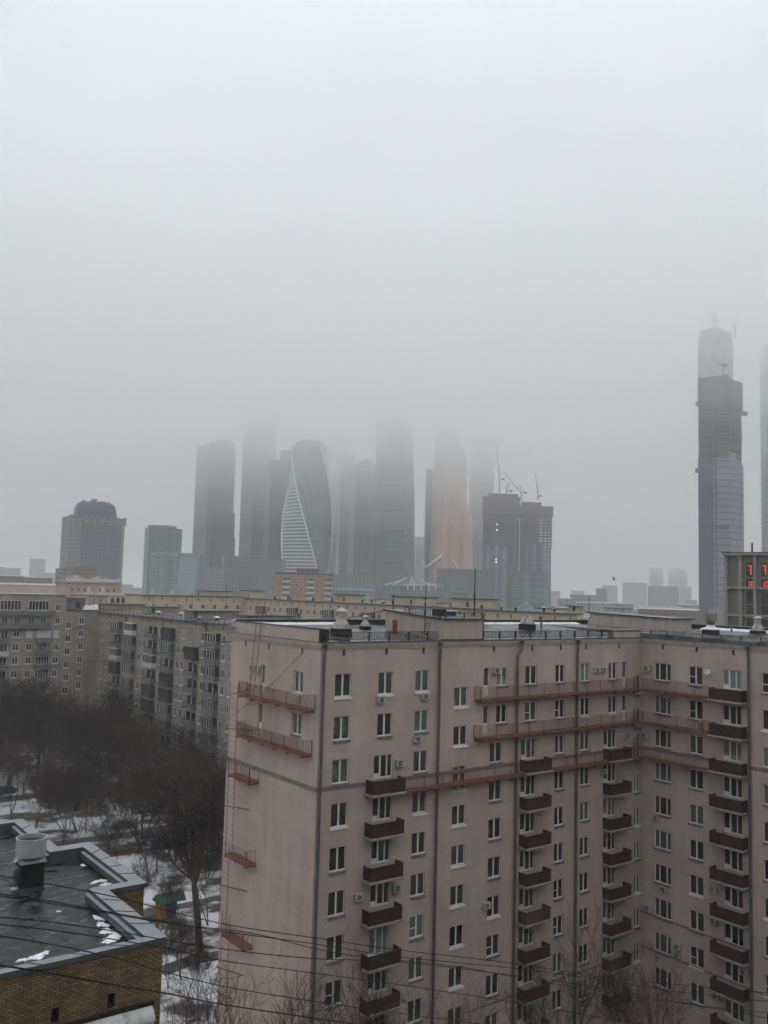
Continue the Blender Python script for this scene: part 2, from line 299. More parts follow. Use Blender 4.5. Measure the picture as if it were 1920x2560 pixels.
# ================================================================== THE PINK L-SHAPED APARTMENT BLOCK
GZ = 36.3          # gutter height
LA = 37.54         # length of the long facade up to the inner corner
WD = 14.2          # depth of the wing
SB = 27.0          # length of the side wing's facade
ROW = [34.0-3.15*(i-1) for i in range(12)]      # ROW[r] = top of the windows of row r, counted from the eaves
pink = thing('apartment_block', 'large pink brick apartment block with brown balconies, the nearest tall building on the right', 'apartment building', (20, 4, 0))
# openings: (facade, u0, u1, z0, z1, type, sill, glass)
OPEN = []
def op(fc, u0, u1, top, h, kind='double', sill='grey', glass='glass_dark'): OPEN.append((fc, u0, u1, top-h, top, kind, sill, glass))
gl = ['glass_dark', 'glass_dark', 'glass_mid', 'glass_dark', 'glass_dark', 'glass_mid', 'glass_dark', 'glass_curtain']
rg = random.Random(3)
def g(): return rg.choice(gl)
for r in range(1, 11):
    T = ROW[r]; white = {1: 1, 4: 1}.get(r)
    op('A', 1.33, 2.80, T, 1.75, sill='white' if r in (1, 4) else 'grey', glass=g(), kind='split' if r in (8, 9) else 'double')
    if r < 3: op('A', 5.35, 6.78, T, 1.75, sill='white' if r == 1 else 'grey', glass=g())
    else: op('A', 5.12, 6.92, T, 1.75 if r != 7 else 2.3, 'door_triple', 'none', 'glass_blue' if r == 7 else g())
    op('A', 9.0, 10.42, T, 1.7, 'split' if r in (7,) else 'double', 'white' if r in (1, 4) else 'grey', 'glass_blue' if r == 7 else g())
    if r < 3:
        op('A', 16.43, 17.08, T, 2.35, 'door', 'none', 'glass_mid'); op('A', 17.93, 19.2, T, 1.6, 'double', 'grey', g())
    else: op('A', 17.22, 18.7, T+(-0.0), 1.7, 'split' if r in (8,) else 'double', 'white' if r == 7 else 'grey', g())
    if r < 3: op('A', 21.4, 22.84, T, 1.65, 'split' if r == 2 else 'double', 'grey', g())
    else: op('A', 20.98, 22.82, T, 1.75, 'door_triple', 'none', g())
    op('A', 25.27, 26.52, T, 1.65, 'split' if r in (2, 7, 8) else 'double', 'grey', g())
    op('A', 28.73, 29.98, T, 1.65, 'double', 'white' if r == 2 else 'grey', 'glass_blue' if r == 1 else g())
    if r < 3:
        op('A', 32.65, 33.9, T, 1.65, 'double', 'white' if r == 2 else 'grey', g()); op('A', 34.74, 35.37, T, 2.35, 'door', 'none', 'glass_mid')
    else: op('A', 32.0, 33.8, T, 1.75, 'door_triple', 'none', g())
    op('B', 1.6, 3.42, T, 1.68, 'triple', 'grey', g())
    op('B', 5.4, 6.85, T, 1.72, 'split' if r in (1, 2, 9) else 'double', 'white' if r in (7, 9) else 'grey', g())
    op('B', 8.87, 10.72, T, 1.72, 'door_triple', 'none', 'glass_blue' if r == 1 else g())
    op('B', 12.66, 14.4, T, 1.75, 'split' if r in (1, 9) else 'double', 'white' if r in (2, 7, 9) else 'grey', 'glass_blue' if r == 3 else g())
    if r < 6: op('B', 17.2, 18.7, T, 1.75, 'double', 'grey', g())
for r in range(9):
    T = 32.5-3.15*r
    if r != 2: op('A', 13.13, 14.63, T+ (0 if r < 2 else -0.02*r), 1.62, 'double', 'white', g())
    else: op('A', 13.13, 14.63, T-0.1, 1.9, 'double', 'white', 'red_panel')
    if r < 3: op('A', 36.42, 37.42, T+0.1, 1.85, 'double', 'grey', 'red_panel')
    else: op('A', 36.60, 37.46, T+0.05, 1.7, 'double', 'grey' if r % 2 else 'white', g())
op('C', -3.68, -2.36, ROW[1], 1.65, 'double', 'white', 'glass_mid'); op('C', -3.75, -2.40, ROW[2], 1.65, 'double', 'grey', 'glass_mid')
op('C', -8.85, -8.2, ROW[1]+.05, 2.35, 'door', 'none', 'glass_mid'); op('C', -9.05, -8.4, ROW[2]+.05, 2.35, 'door', 'none', 'glass_mid')
SLOTS = [('A', x) for x in (1.92, 5.93, 9.63, 17.43, 22.08, 25.8, 29.26, 34.1)]+[('B', x) for x in (2.4, 6.1, 9.83, 13.6)]+[('C', -11.75), ('C', -7.8), ('C', -2.75)]
def F3(fc, u, n, z):     # facade coordinates (u along to the right, n outwards) to world
    if fc == 'A': return Vector((u, -n, z))
    if fc == 'B': return Vector((LA-n, -u, z))
    return Vector((-n, -u, z))
FR = {'A': 0.0, 'B': -pi/2, 'C': -pi/2}
def facade(mb, fc, ua, ub, z0, z1, holes, m, reveal=0.16):
    """wall with real openings: a grid of panels that leaves the openings out, plus their reveals"""
    us = sorted({ua, ub, *[h[0] for h in holes], *[h[1] for h in holes]}); us = [u for u in us if ua-1e-6 <= u <= ub+1e-6]
    for i in range(len(us)-1):
        a, b = us[i], us[i+1]; c = (a+b)/2
        blk = sorted((h[2], h[3]) for h in holes if h[0] < c < h[1]); z = z0
        for (p, q) in blk+[(z1, z1)]:
            if p > z+1e-5: mb.face([F3(fc, a, 0, z), F3(fc, b, 0, z), F3(fc, b, 0, p), F3(fc, a, 0, p)], m)
            z = max(z, q)
    for (a, b, p, q) in holes:
        r = -reveal
        for s in ([(a, 0, p), (a, 0, q), (a, r, q), (a, r, p)], [(b, 0, q), (b, 0, p), (b, r, p), (b, r, q)], [(a, 0, q), (b, 0, q), (b, r, q), (a, r, q)], [(b, 0, p), (a, 0, p), (a, r, p), (b, r, p)]):
            mb.face([F3(fc, *k) for k in s], m)
holes = {'A': [], 'B': [], 'C': []}
for o in OPEN: holes[o[0]].append((o[1], o[2], o[3], o[4]))
for fc, u in SLOTS: holes[fc].append((u, u+0.28, 35.3, 35.8))
mb = MB()
facade(mb, 'A', 0, LA, 0, GZ-0.32, holes['A'], 'pink'); facade(mb, 'B', 0, SB, 0, GZ-0.32, holes['B'], 'pink'); facade(mb, 'C', -WD, 0, 0, GZ-0.32, holes['C'], 'pink')
X2 = LA+14.2
for q in ([(0, WD), (X2, WD)], [(X2, WD), (X2, -SB)], [(X2, -SB), (LA, -SB)]):
    (a, b), (c, d) = q; mb.face([(c, d, 0), (a, b, 0), (a, b, GZ), (c, d, GZ)], 'pink')
mb.build('wall', pink)
mb = MB()
# cornice steps, belt courses
for k, (n, za, zb) in enumerate(((0.05, GZ-0.52, GZ-0.40), (0.10, GZ-0.397, GZ-0.27), (0.16, GZ-0.267, GZ-0.02))):
    mb.box(-n, LA-n-0.002, -n, 0.03, za, zb, 'pink_trim'); mb.box(LA-n, LA+0.03, -SB, -n, za, zb, 'pink_trim'); mb.box(-n, 0.03, 0.032, WD, za, zb, 'pink_trim')
mb.build('cornice', pink)
mb = MB()
def belt(z, h, n):
    for fc, a, b in (('A', 0, LA-n-.002), ('B', n, SB), ('C', -WD, -0.002)):
        p = F3(fc, a, n, 0); q = F3(fc, b, -0.02, 0); mb.box(p.x, q.x, p.y, q.y, z, z+h, 'belt')
belt(25.72, 0.14, 0.07); belt(25.52, 0.19, 0.035)
p = F3('A', 14.2, .06, 0); mb.box(14.8, LA-.07, -.06, 0.02, 6.45, 6.6, 'belt'); mb.box(0, 14.2, -.06, 0.02, 5.4, 5.55, 'belt')
mb.box(LA-.06, LA+.02, -11.2, -.07, 10.15, 10.3, 'belt'); mb.box(LA-.06, LA+.02, -20, -.07, 7.0, 7.15, 'belt')
mb.build('belt_course', pink)

# --- windows as parts: glass pane with a frame and a sill of their own; shared meshes per size and kind
_wm = {}
def win_meshes(w, h, kind, sill, glass):
    key = (round(w, 2), round(h, 2), kind, sill, glass)
    if key in _wm: return _wm[key]
    gm = MB(); n = 0.145
    gm.face([(0, n, 0), (w, n, 0), (w, n, h), (0, n, h)], glass)
    if kind in ('door_triple', 'door'):
        gm.face([(0.06, n-.012, 0.06), (w*(.34 if kind == 'door_triple' else 1)-.06, n-.012, 0.06), (w*(.34 if kind == 'door_triple' else 1)-.06, n-.012, 0.38 if kind == 'door_triple' else .85), (0.06, n-.012, 0.38 if kind == 'door_triple' else .85)], 'white_frame')
    f = MB(); t = 0.065; y0, y1 = n-0.05, n-0.003
    def bar(a, b, c, d): f.box(a, b, y0, y1, c, d, 'white_frame')
    bar(0, t, 0, h); bar(w-t, w, 0, h); bar(t, w-t, h-t, h); bar(t, w-t, 0, t*1.6)
    if kind in ('double', 'split'): bar(w*.5-.07, w*.5+.07, t*1.6, h-t)
    if kind == 'split': bar(t, w*.5-.07, h*.42, h*.42+.06)
    if kind in ('triple',): bar(w*.26, w*.26+.11, t*1.6, h-t); bar(w*.70, w*.70+.11, t*1.6, h-t)
    if kind == 'door_triple': bar(w*.32, w*.32+.15, t*1.6, h-t); bar(w*.69, w*.69+.10, t*1.6, h-t); 
    s = None
    if sill != 'none':
        s = MB(); sm = 'white_sill' if sill == 'white' else 'grey_sill'; q = 0.07 if sill == 'white' else .04
        s.box(-q, w+q, -0.10, 0.10, -0.035, 0.0-.003, sm); s.box(-q, w+q, -0.10, -0.055, -0.17, -0.037, sm); 
    def mk(m, nm):
        me = bpy.data.meshes.new(nm); me.from_pydata(m.v, [], m.f)
        for x in m.names: me.materials.append(MATS[x])
        me.polygons.foreach_set('material_index', m.m); return me
    _wm[key] = (mk(gm, 'window'), mk(f, 'window_frame'), mk(s, 'window_sill') if s else None, gm, f, s)
    return _wm[key]
def proj_size(P, w, h):
    v = P-CAM; d = v.dot(FW); px = v.dot(RT)/d*FPX+960; py = 1280-v.dot(UP)/d*FPX
    return 0 if (d < 1 or px < -20 or px > 1925 or py > 2570) else w*h/d/d
scored = sorted(OPEN, key=lambda o: -proj_size(F3(o[0], o[1], 0, o[3]), (o[2]-o[1])*(1 if o[0] == 'A' else .45), o[4]-o[3]))
rest = MB()
def merge(dst, src, P, rot):
    i = len(dst.v); c, s_ = cos(rot), sin(rot)
    for (x, y, z) in src.v: dst.v.append((P.x+x*c-y*s_, P.y+x*s_+y*c, P.z+z))
    for fc_, mi_ in zip(src.f, src.m): dst.f.append(tuple(i+q for q in fc_)); dst.m.append(dst.mi(src.names[mi_]))
for k, (fc, u0, u1, z0, z1, kind, sill, glass) in enumerate(scored):
    W6 = win_meshes(u1-u0, z1-z0, kind, sill, glass); P = F3(fc, u0, 0, z0)
    if k < 99:
        o = place('balcony_door' if kind == 'door' else 'window', W6[0], pink, P, FR[fc])
        place('window_frame', W6[1], o, (0, 0, 0), local=True)
        if W6[2]: place('window_sill', W6[2], o, (0, 0, 0), local=True)
        if glass == 'red_panel': o['label'] = 'window with dark red painted panes'
    else:
        for q in (3, 4, 5):
            if W6[q]: merge(rest, W6[q], P, FR[fc])
tag(rest.build('lower_windows', pink), kind='stuff')
sm = MB(); sm.box(0.0, 0.28, 0.12, 0.16, 0, 0.5, 'interior'); sm.box(0.02, 0.26, 0.10, 0.115, 0.0, 0.22, 'red_panel')
sme = None
for fc, u in SLOTS:
    if sme is None: o = sm.build('attic_vent', pink, F3(fc, u, 0, 35.3), FR[fc]); sme = o.data
    else: place('attic_vent', sme, pink, F3(fc, u, 0, 35.3), FR[fc])

# --- roof, gutter, parapets, penthouses
def roofz(y): return 36.42+0.042*y
mb = MB()
mb.face([(0.02, 0, GZ+.06), (LA, 0, GZ+.06), (LA, 0.9, roofz(.9)), (0.02, 0.9, roofz(.9))], 'wet_roof')
mb.face([(0.02, 0.9, roofz(.9)), (LA, 0.9, roofz(.9)), (LA, WD-.3, roofz(WD)), (0.02, WD-.3, roofz(WD))], 'wet_roof')
mb.face([(LA, 0.0, GZ+.06), (LA, -SB, GZ+.06), (X2-.3, -SB, roofz(WD)), (X2-.3, WD-.3, roofz(WD)), (LA, WD-.3, roofz(WD))], 'wet_roof')
mb.build('roof', pink)
mb = MB()
mb.box(0.3, X2-.3, WD-.3, WD, GZ, 37.42, 'tar'); mb.box(X2-.3, X2, -SB, WD, GZ, 37.42, 'tar')
for a in range(-1, 26): mb.box(0.3+a*2+(2 if a < 0 else 0), 0.3+a*2+1.94, WD-.36, WD+.06, 37.423, 37.50, 'zinc') if 0.3+a*2 >= 0.3 else None
for a in range(20): mb.box(X2-.36, X2+.06, -SB+a*2, -SB+a*2+1.94, 37.423, 37.50, 'zinc')
mb.build('back_parapet', pink)
mb = MB()   # end parapet over the left end wall
mb.box(0, 0.32, 0.35, WD-.3, GZ-.02, 37.27, 'pink'); mb.box(-.06, .40, 0.30, WD-.24, 37.273, 37.33, 'tar'); mb.box(0, .34, 0.02, .347, GZ, 37.25, 'tar')
mb.box(-.42, .3, WD-.8, WD+.05, 36.75, 36.82, 'zinc'); mb.build('end_parapet', pink)
mb = MB()   # gutter lip
mb.box(-.20, LA-.20, -.24, 0.0, GZ-.015, GZ+.055, 'zinc_dark'); mb.box(LA-.24, LA, -SB, -.242, GZ-.015, GZ+.055, 'zinc_dark'); mb.box(-.20, 0.0, .002, WD, GZ-.015, GZ+.045, 'rusty_grey')
mb.build('gutter', pink)
def _unused(mb, pts, w0, w1, h=.07, up=None):
    for (a, b) in zip(pts[:-1], pts[1:]):
        pass
mb = MB(); rs = random.Random(5)
def drift(x0, x1, y_at, wmin, wmax, z0, along='x', step=.5):
    n = int((x1-x0)/step); prev = None; w = (wmin+wmax)/2
    for i in range(n+1):
        x = x0+(x1-x0)*i/n; w = max(wmin, min(wmax, w+rs.uniform(-.2, .2))); h = .10+.04*rs.random()
        a = (x, y_at, z0) if along == 'x' else (y_at, x, z0)
        pts = [(0, 0), (0, h+.1), (-w*.45, h), (-w*.85, h*.6), (-w, 0)]
        ring = [Vector((a[0]+(0 if along == 'x' else p[0]), a[1]+(p[0] if along == 'x' else 0), a[2]-.03+p[1]-(.042*abs(p[0]) if p[1] == 0 else 0))) for p in pts]
        if prev: 
            for j in range(4): mb.face([prev[j], prev[j+1], ring[j+1], ring[j]], 'snow')
        prev = ring
drift(1.0, 11.2, WD-.31, .25, .7, roofz(WD)); mb.build('roof_snow', pink); mb = MB()
drift(17, 44, WD-.31, .3, .9, roofz(WD)); mb.build('roof_snow', pink); mb = MB()
drift(-SB+1, 2, X2-.31, .4, 1.0, roofz(WD), 'y'); mb.build('roof_snow', pink)
# railing along the roof edge: thin bars
def railing(mb, a, b, h, m, step=.16, post=2.0, w=.022, rails=2):
    a = Vector(a); b = Vector(b); d = (b-a); Ln = d.length; n = max(1, int(Ln/step)); k = max(1, int(round(post/step)))
    for i in range(n+1):
        p = a+d*(i/n); r = w*1.5 if i % k == 0 else w*.6
        mb.box(p.x-r, p.x+r, p.y-r, p.y+r, p.z+(0 if i % k == 0 else .08), p.z+h, m)
    for z in ([h, .1] if rails == 2 else [h]): mb.bar(a+Vector((0, 0, z)), b+Vector((0, 0, z)), w*1.1, m)
for pts in (((0.6, .15, GZ+.07), (11.4, .15, GZ+.07)), ((16.4, .15, GZ+.07), (33.4, .15, GZ+.07)), ((LA+.15, -1.0, GZ+.07), (LA+.15, -SB, GZ+.07))):
    mb = MB(); railing(mb, *pts, .68, 'dark_metal', step=.16, w=.034); mb.build('roof_railing', pink)
# penthouse above the first stair
def shed(x0, x1, y0, y1, zf, zb, axis='y', nm='penthouse', front=GZ, hatch=None, lean=None):
    mb = MB()
    zs = {'00': zf, '10': zf, '11': zb, '01': zb} if axis == 'y' else {'00': zf, '01': zf, '10': zb, '11': zb}
    A = [(x0, y0), (x1, y0), (x1, y1), (x0, y1)]; T = [zs['00'], zs['10'], zs['11'], zs['01']]
    for i in range(4):
        j = (i+1) % 4; mb.face([(*A[i], front), (*A[j], front), (*A[j], T[j]), (*A[i], T[i])], 'pink_trim')
    o = mb.build(nm, pink)
    rf = MB(); q = .22; B = [(x0-q, y0-q), (x1+q, y0-q), (x1+q, y1+q), (x0-q, y1+q)]
    lo = [(*B[i], T[i]+.0) for i in range(4)]; hi = [(*B[i], T[i]+.10) for i in range(4)]
    rf.face(hi, 'wet_roof'); rf.face(lo[::-1], 'black')
    for i in range(4): rf.face([lo[i], lo[(i+1) % 4], hi[(i+1) % 4], hi[i]], 'dark_metal')
    rf.build('penthouse_roof', o); return o
ph1 = shed(11.75, 16.15, 0.02, 7.8, 38.02, 38.55)
mb = MB(); mb.box(11.70, 11.76, 6.05, 6.7, 36.72, 37.72, 'door_red'); mb.build('door', ph1)
mb = MB(); railing(mb, (16.3, .2, 38.12), (11.6, .2, 38.12), .5, 'dark_metal', step=.2, w=.03); railing(mb, (11.6, .2, 38.12), (11.6, 5, 38.42), .5, 'dark_metal', step=.2, w=.03); mb.build('penthouse_railing', ph1)
mb = MB()   # leaning ladder against its side
for s_ in (0, .45): mb.bar((11.1, 1.4+s_, 36.5), (11.7, 1.5+s_, 37.75), .03, 'dark_metal')
for i in range(5): mb.bar((11.2+.1*i, 1.45, 36.75+.22*i), (11.2+.1*i, 1.9, 36.75+.22*i), .02, 'dark_metal')
mb.build('roof_ladder', ph1)
ph2 = shed(45.0, 48.5, 1.7, 13.0, 38.05, 38.35)
mb = MB(); mb.box(33.6, LA+.02, 0.02, .9, GZ+.0, GZ+.62, 'pink_trim'); mb.box(33.5, LA, -.03, 1.0, GZ+.623, GZ+.70, 'black'); mb.build('eaves_parapet', pink)
mb = MB(); mb.box(11.6, 16.2, -.06, .015, 36.36, 36.42, 'tar'); mb.build('flashing', pink)
# vent shafts: tar-covered base, metal neck, capped hood
def vent(x, y, s, z, kind, label=None):
    o = MB(); b = .62*s
    o.loft([[(x-b, y-b, z-.2), (x+b, y-b, z-.2), (x+b, y+b, z-.2), (x-b, y+b, z-.2)], [(x-b*.97, y-b*.97, z+.62*s), (x+b*.97, y-b*.97, z+.62*s), (x+b*.97, y+b*.97, z+.62*s), (x-b*.97, y+b*.97, z+.62*s)]], 'black')
    v = o.build('roof_vent', pink)
    if label: v['label'] = label
    h = MB(); zb = z+.62*s
    def sq(r, zz, n=12): return [(x+r*cos(2*pi*(i+.5)/n)*1.05, y+r*sin(2*pi*(i+.5)/n)*1.05, zz) for i in range(n)]
    if kind == 'cap':
        h.loft([sq(b*1.08, zb), sq(b*.95, zb+.35*s), sq(b*.5, zb+.78*s), sq(b*.45, zb+.95*s)], 'rusty_white'); h.loft([sq(b*.5, zb+.95*s), sq(b*.5, zb+1.3*s)], 'steel_light')
        h.loft([sq(b*.78, zb+1.34*s), sq(b*.74, zb+1.38*s), sq(b*.06, zb+1.62*s)], 'steel_light')
    elif kind == 'low': h.loft([sq(b*1.15, zb), sq(b*1.1, zb+.2*s), sq(b*.6, zb+.75*s), sq(b*.5, zb+.8*s)], 'rusty_white')
    elif kind == 'drum': h.loft([sq(b*1.1, zb), sq(b*.7, zb+.3*s), sq(b*.62, zb+.45*s)], 'snow'); h.loft([sq(b*.62, zb+.45*s), sq(b*.62, zb+.8*s)], 'rusty_grey'); h.loft([sq(b*.98, zb+.8*s, 20), sq(b*.98, zb+1.65*s, 20)], 'rusty_grey')
    h.build('vent_hood', v)
def on_roof(px, py, z0=36.5):
    P = at_z(px, py, z0)
    for _ in range(6): P = at_z(px, py, roofz(max(0, P.y)) if P.x < LA else 36.45+(P.x-LA)*.04)
    return P
for (px, py, s, kd, lb) in ((861, 1592, 1.02, 'cap', 'larger rust-streaked vent with a cap'), (921, 1577, .62, 'cap', None), (1327, 1576, 1.0, 'low', None), (1788, 1590, 1.0, 'drum', 'vent with a wide rusty drum on top'), (1906, 1592, .95, 'cap', None)):
    P = on_roof(px, py); vent(P.x, P.y+.5, s, P.z, kd, lb)
# small pipes and boxes standing on the roof
for (px, py, h) in ((748, 1560, .9), (1829, 1588, 1.0), (1208, 1578, 1.4), (1353, 1577, 1.3)):
    P = on_roof(px, py); mb = MB(); mb.cyl((P.x, P.y), .09, P.z-.1, P.z+h, 'pipe', 8); mb.cyl((P.x, P.y), .16, P.z+h, P.z+h+.12, 'pipe', 8); mb.build('vent_pipe', pink)
for (x, y, w, h) in ((.75, .9, .35, .75), (13.2, 2.2, .45, .6), (14.6, 2.4, .4, .45)):
    z = roofz(y) if x < 11 else 38.2; mb = MB(); mb.box(x-w, x+w, y-w*.8, y+w*.8, z, z+h, 'tar'); mb.box(x-w-.04, x+w+.04, y-w*.8-.04, y+w*.8+.04, z+h+.003, z+h+.06, 'zinc_dark' if x < 14 else 'snow'); mb.build('roof_hatch', pink)

# drainpipes with joints
def drain(fc, u, kinked=False):
    mb = MB(); P = F3(fc, u, .2, 0); w = .115
    top = GZ-.45
    mb.cyl((P.x, P.y), w, 0.3, top-.9, 'pipe', 10)
    q = F3(fc, u+(.42 if kinked else 0), .26, 0)
    mb.tube((P.x, P.y, top-.95), (q.x, q.y, top-.35), w, 'pipe', 10); mb.cyl((q.x, q.y), w, top-.4, GZ-.1, 'pipe', 10); mb.cyl((q.x, q.y), .13, GZ-.42, GZ-.12, 'zinc_dark', 10, r2=.22)
    z = top-1.3
    while z > .5: mb.cyl((P.x, P.y), w+.018, z, z+.06, 'pipe', 10); z -= 1.55
    mb.build('drainpipe', pink)
drain('A', .18); drain('A', 11.36); drain('A', 20.25, True); drain('A', 28.0); drain('B', 11.55)

# balconies: slab, slatted railing
def balcony_mesh(w, d):
    s = MB(); s.box(-.12, w+.12, -d-.12, 0, 0, .13, 'slab'); s.box(-.05, w+.05, -d-.05, 0, -.07, -.002, 'slab')
    return s
def rail_mesh(w, d, m, h=1.02):
    r = MB(); t = .035
    r.box(0, w, -d, -d+t, .16, h+.10, m); r.box(0, t, -d+t+.002, 0, .16, h+.10, m); r.box(w-t, w, -d+t+.002, -.0, .16, h+.10, m)
    n = int(w/.155)
    for i in range(n+1): x = i*(w-.03)/n; r.box(x, x+.03, -d-.02, -d-.002, .14, h+.1, m)
    for i in range(7):
        y = -d+i*(d-.05)/7; r.box(-.02, -.002, y, y+.03, .14, h+.1, m); r.box(w+.002, w+.02, y, y+.03, .14, h+.1, m)
    r.box(-.035, w+.035, -d-.04, -d+.05, h+.103, h+.14, 'dark_metal'); r.box(-.035, .05, -d+.052, 0, h+.103, h+.14, 'dark_metal'); r.box(w-.05, w+.035, -d+.052, 0, h+.103, h+.14, 'dark_metal')
    return r
_bm = {}
def balcony(fc, u0, u1, z, d, m='maroon_slats', first_label=None):
    k = (round(u1-u0, 2), d, m); P = F3(fc, u0, 0, z)
    if k not in _bm:
        b = balcony_mesh(u1-u0, d).build('balcony', pink, P, FR[fc]); r = rail_mesh(u1-u0, d, m).build('balcony_railing', b, (0, 0, 0), local=True); _bm[k] = (b.data, r.data)
    else:
        b = place('balcony', _bm[k][0], pink, P, FR[fc]); place('balcony_railing', _bm[k][1], b, (0, 0, 0), local=True)
    if m == 'brown_slats': b['label'] = 'balcony with a faded brown railing, fourth below the belt course'
    return b
for r in range(3, 11):
    z = 31.15-3.15*(r-1)
    balcony('A', 4.40, 7.45, z, .95)
    balcony('A', 20.85, 23.85, z, .95, 'brown_slats' if r == 7 else 'maroon_slats')
    if r > 2: balcony('A', 31.9, 34.9, z, .95)
    balcony('B', 8.1, 11.25, z, .95)
for r in (1, 2): balcony('B', 8.1, 11.25, 31.15-3.15*(r-1), .95)

# red fire-escape walkways with brackets and railing
def walkway(name, fc, u0, u1, z, d=.8, ends=(1, 1), label=None):
    o = MB(); P = lambda u, n, zz: F3(fc, u, n, zz)
    def bx(ua, ub, na, nb, za, zb, m): p = P(ua, na, 0); q = P(ub, nb, 0); o.box(p.x, q.x, p.y, q.y, za, zb, m)
    bx(u0, u1, .05, d, z, z+.05, 'rust_red'); bx(u0, u1, d-.03, d+.03, z-.10, z-.002, 'rust_red')
    n = max(2, int((u1-u0)/1.9))
    for i in range(n+1): u = u0+.1+(u1-u0-.3)*i/n; bx(u, u+.09, .0, d+.12, z-.20, z-.102, 'rust_red')
    w = o.build(name, pink)
    if label: w['label'] = label
    r = MB(); railing(r, P(u0, d, z+.05), P(u1, d, z+.05), 1.02, 'rail_red', step=.135, post=1.9, w=.016)
    for e_, u in zip(ends, (u0, u1)):
        if e_: railing(r, P(u, .06, z+.05), P(u, d-.05, z+.05), 1.02, 'rail_red', step=.135, w=.016)
    r.build('walkway_railing', w); return w
walkway('fire_walkway', 'A', 15.35, LA-.8, 31.42, ends=(1, 0)); walkway('fire_walkway', 'A', 15.35, LA-.8, 28.25, ends=(1, 0))
walkway('fire_walkway', 'B', .82, 8.0, 31.38, ends=(0, 0)); walkway('fire_walkway', 'B', .82, 8.0, 28.23, ends=(0, 0))
walkway('fire_walkway', 'A', 7.6, 20.75, 24.9, ends=(0, 0)); walkway('fire_walkway', 'A', 24.0, 31.8, 24.9, ends=(0, 0)); walkway('fire_walkway', 'A', 35.0, LA-.8, 24.9, ends=(0, 0))
walkway('fire_walkway', 'B', .82, 8.0, 24.9, ends=(0, 0))
walkway('fire_walkway', 'C', -11.0, -.5, 31.38, ends=(1, 1)); walkway('fire_walkway', 'C', -11.1, -.75, 28.1, ends=(1, 1))

# ------------------------------------------------------------------ rusty red fire ladder on the left end wall
fl = thing('fire_ladder', 'rusty red fire ladder with small landings climbing the blank left end wall', 'fire escape', (-.8, 12.9, 0))
def ladder(x0, y0, z0, x1, y1, z1, w=.62, m='rust_red', nm='ladder'):
    mb = MB(); n = int(abs(z1-z0)/.42)
    for s_ in (0, w): mb.bar((x0, y0-s_, z0), (x1, y1-s_, z1), .038, m)
    for i in range(1, n): t = i/n; x = x0+(x1-x0)*t; y = y0+(y1-y0)*t; z = z0+(z1-z0)*t; mb.bar((x, y, z), (x, y-w, z), .02, m)
    return mb.build(nm, fl)
ladder(-.75, 12.6, 24.8, -.75, 12.6, 32.3, 1.35); ladder(-.75, 12.3, 18.3, -.75, 12.3, 26.0, 1.15); ladder(-.75, 12.9, 12.0, -.75, 12.9, 19.0, 1.3); ladder(-.75, 12.4, .6, -.75, 12.4, 13.6, 1.3)
ladder(-.6, 9.65, 31.5, -.5, 8.95, 37.9, .82)
mb = MB()
for i in range(9):
    a = pi*i/8; b = pi*(i+1)/8
    for y in (8.95, 8.13):
        if i < 8: mb.bar((-.05-.45*cos(a), y, 37.9+.45*sin(a)), (-.05-.45*cos(b), y, 37.9+.45*sin(b)), .04, 'rust_red')
mb.build('ladder_hoop', fl)
for z in (24.8, 18.4, 12.1):
    mb = MB(); mb.box(-.95, -.05, 8.4, 12.0, z, z+.05, 'rust_red'); mb.box(-.98, -.93, 8.4, 12.0, z-.14, z-.002, 'rust_red')
    for y in (8.5, 10.2, 11.9): mb.box(-1.0, 0, y-.05, y+.05, z-.24, z-.142, 'rust_red')
    o = mb.build('landing', fl); mb = MB(); railing(mb, (-.95, 8.4, z+.05), (-.95, 12.0, z+.05), 1.0, 'rail_red', step=.3, w=.018); railing(mb, (-.9, 8.4, z+.05), (-.1, 8.4, z+.05), 1.0, 'rail_red', step=.3, w=.018); mb.build('landing_railing', o)
for z in (22.2, 15.8, 9.3, 28.5, 4.2):
    mb = MB(); mb.bar((-.85, 12.9, z-.1), (0, 9.7, z+.1), .07, 'rust_red'); mb.build('wall_bracket', fl)
def blob(mb, cx, cy, z, rx, ry, rot, m, h=.06, seed=0, n=26):
    r_ = random.Random(seed); ph = [r_.uniform(0, 6.28) for _ in range(5)]; ring0 = []; ring1 = []
    for i in range(n):
        a = 2*pi*i/n; k = 1+.22*sin(2*a+ph[0])+.2*sin(3*a+ph[1])+.16*sin(5*a+ph[2])+.12*sin(9*a+ph[3])+r_.uniform(-.1, .1)
        x, y = rx*k*cos(a), ry*k*sin(a); c, s_ = cos(rot), sin(rot)
        ring0.append((cx+x*c-y*s_, cy+x*s_+y*c, z)); ring1.append((cx+(x*c-y*s_)*.75, cy+(x*s_+y*c)*.75, z+h*r_.uniform(.5, 1)))
    mb.loft([ring0, ring1], m, False); mb.face(ring1, m)


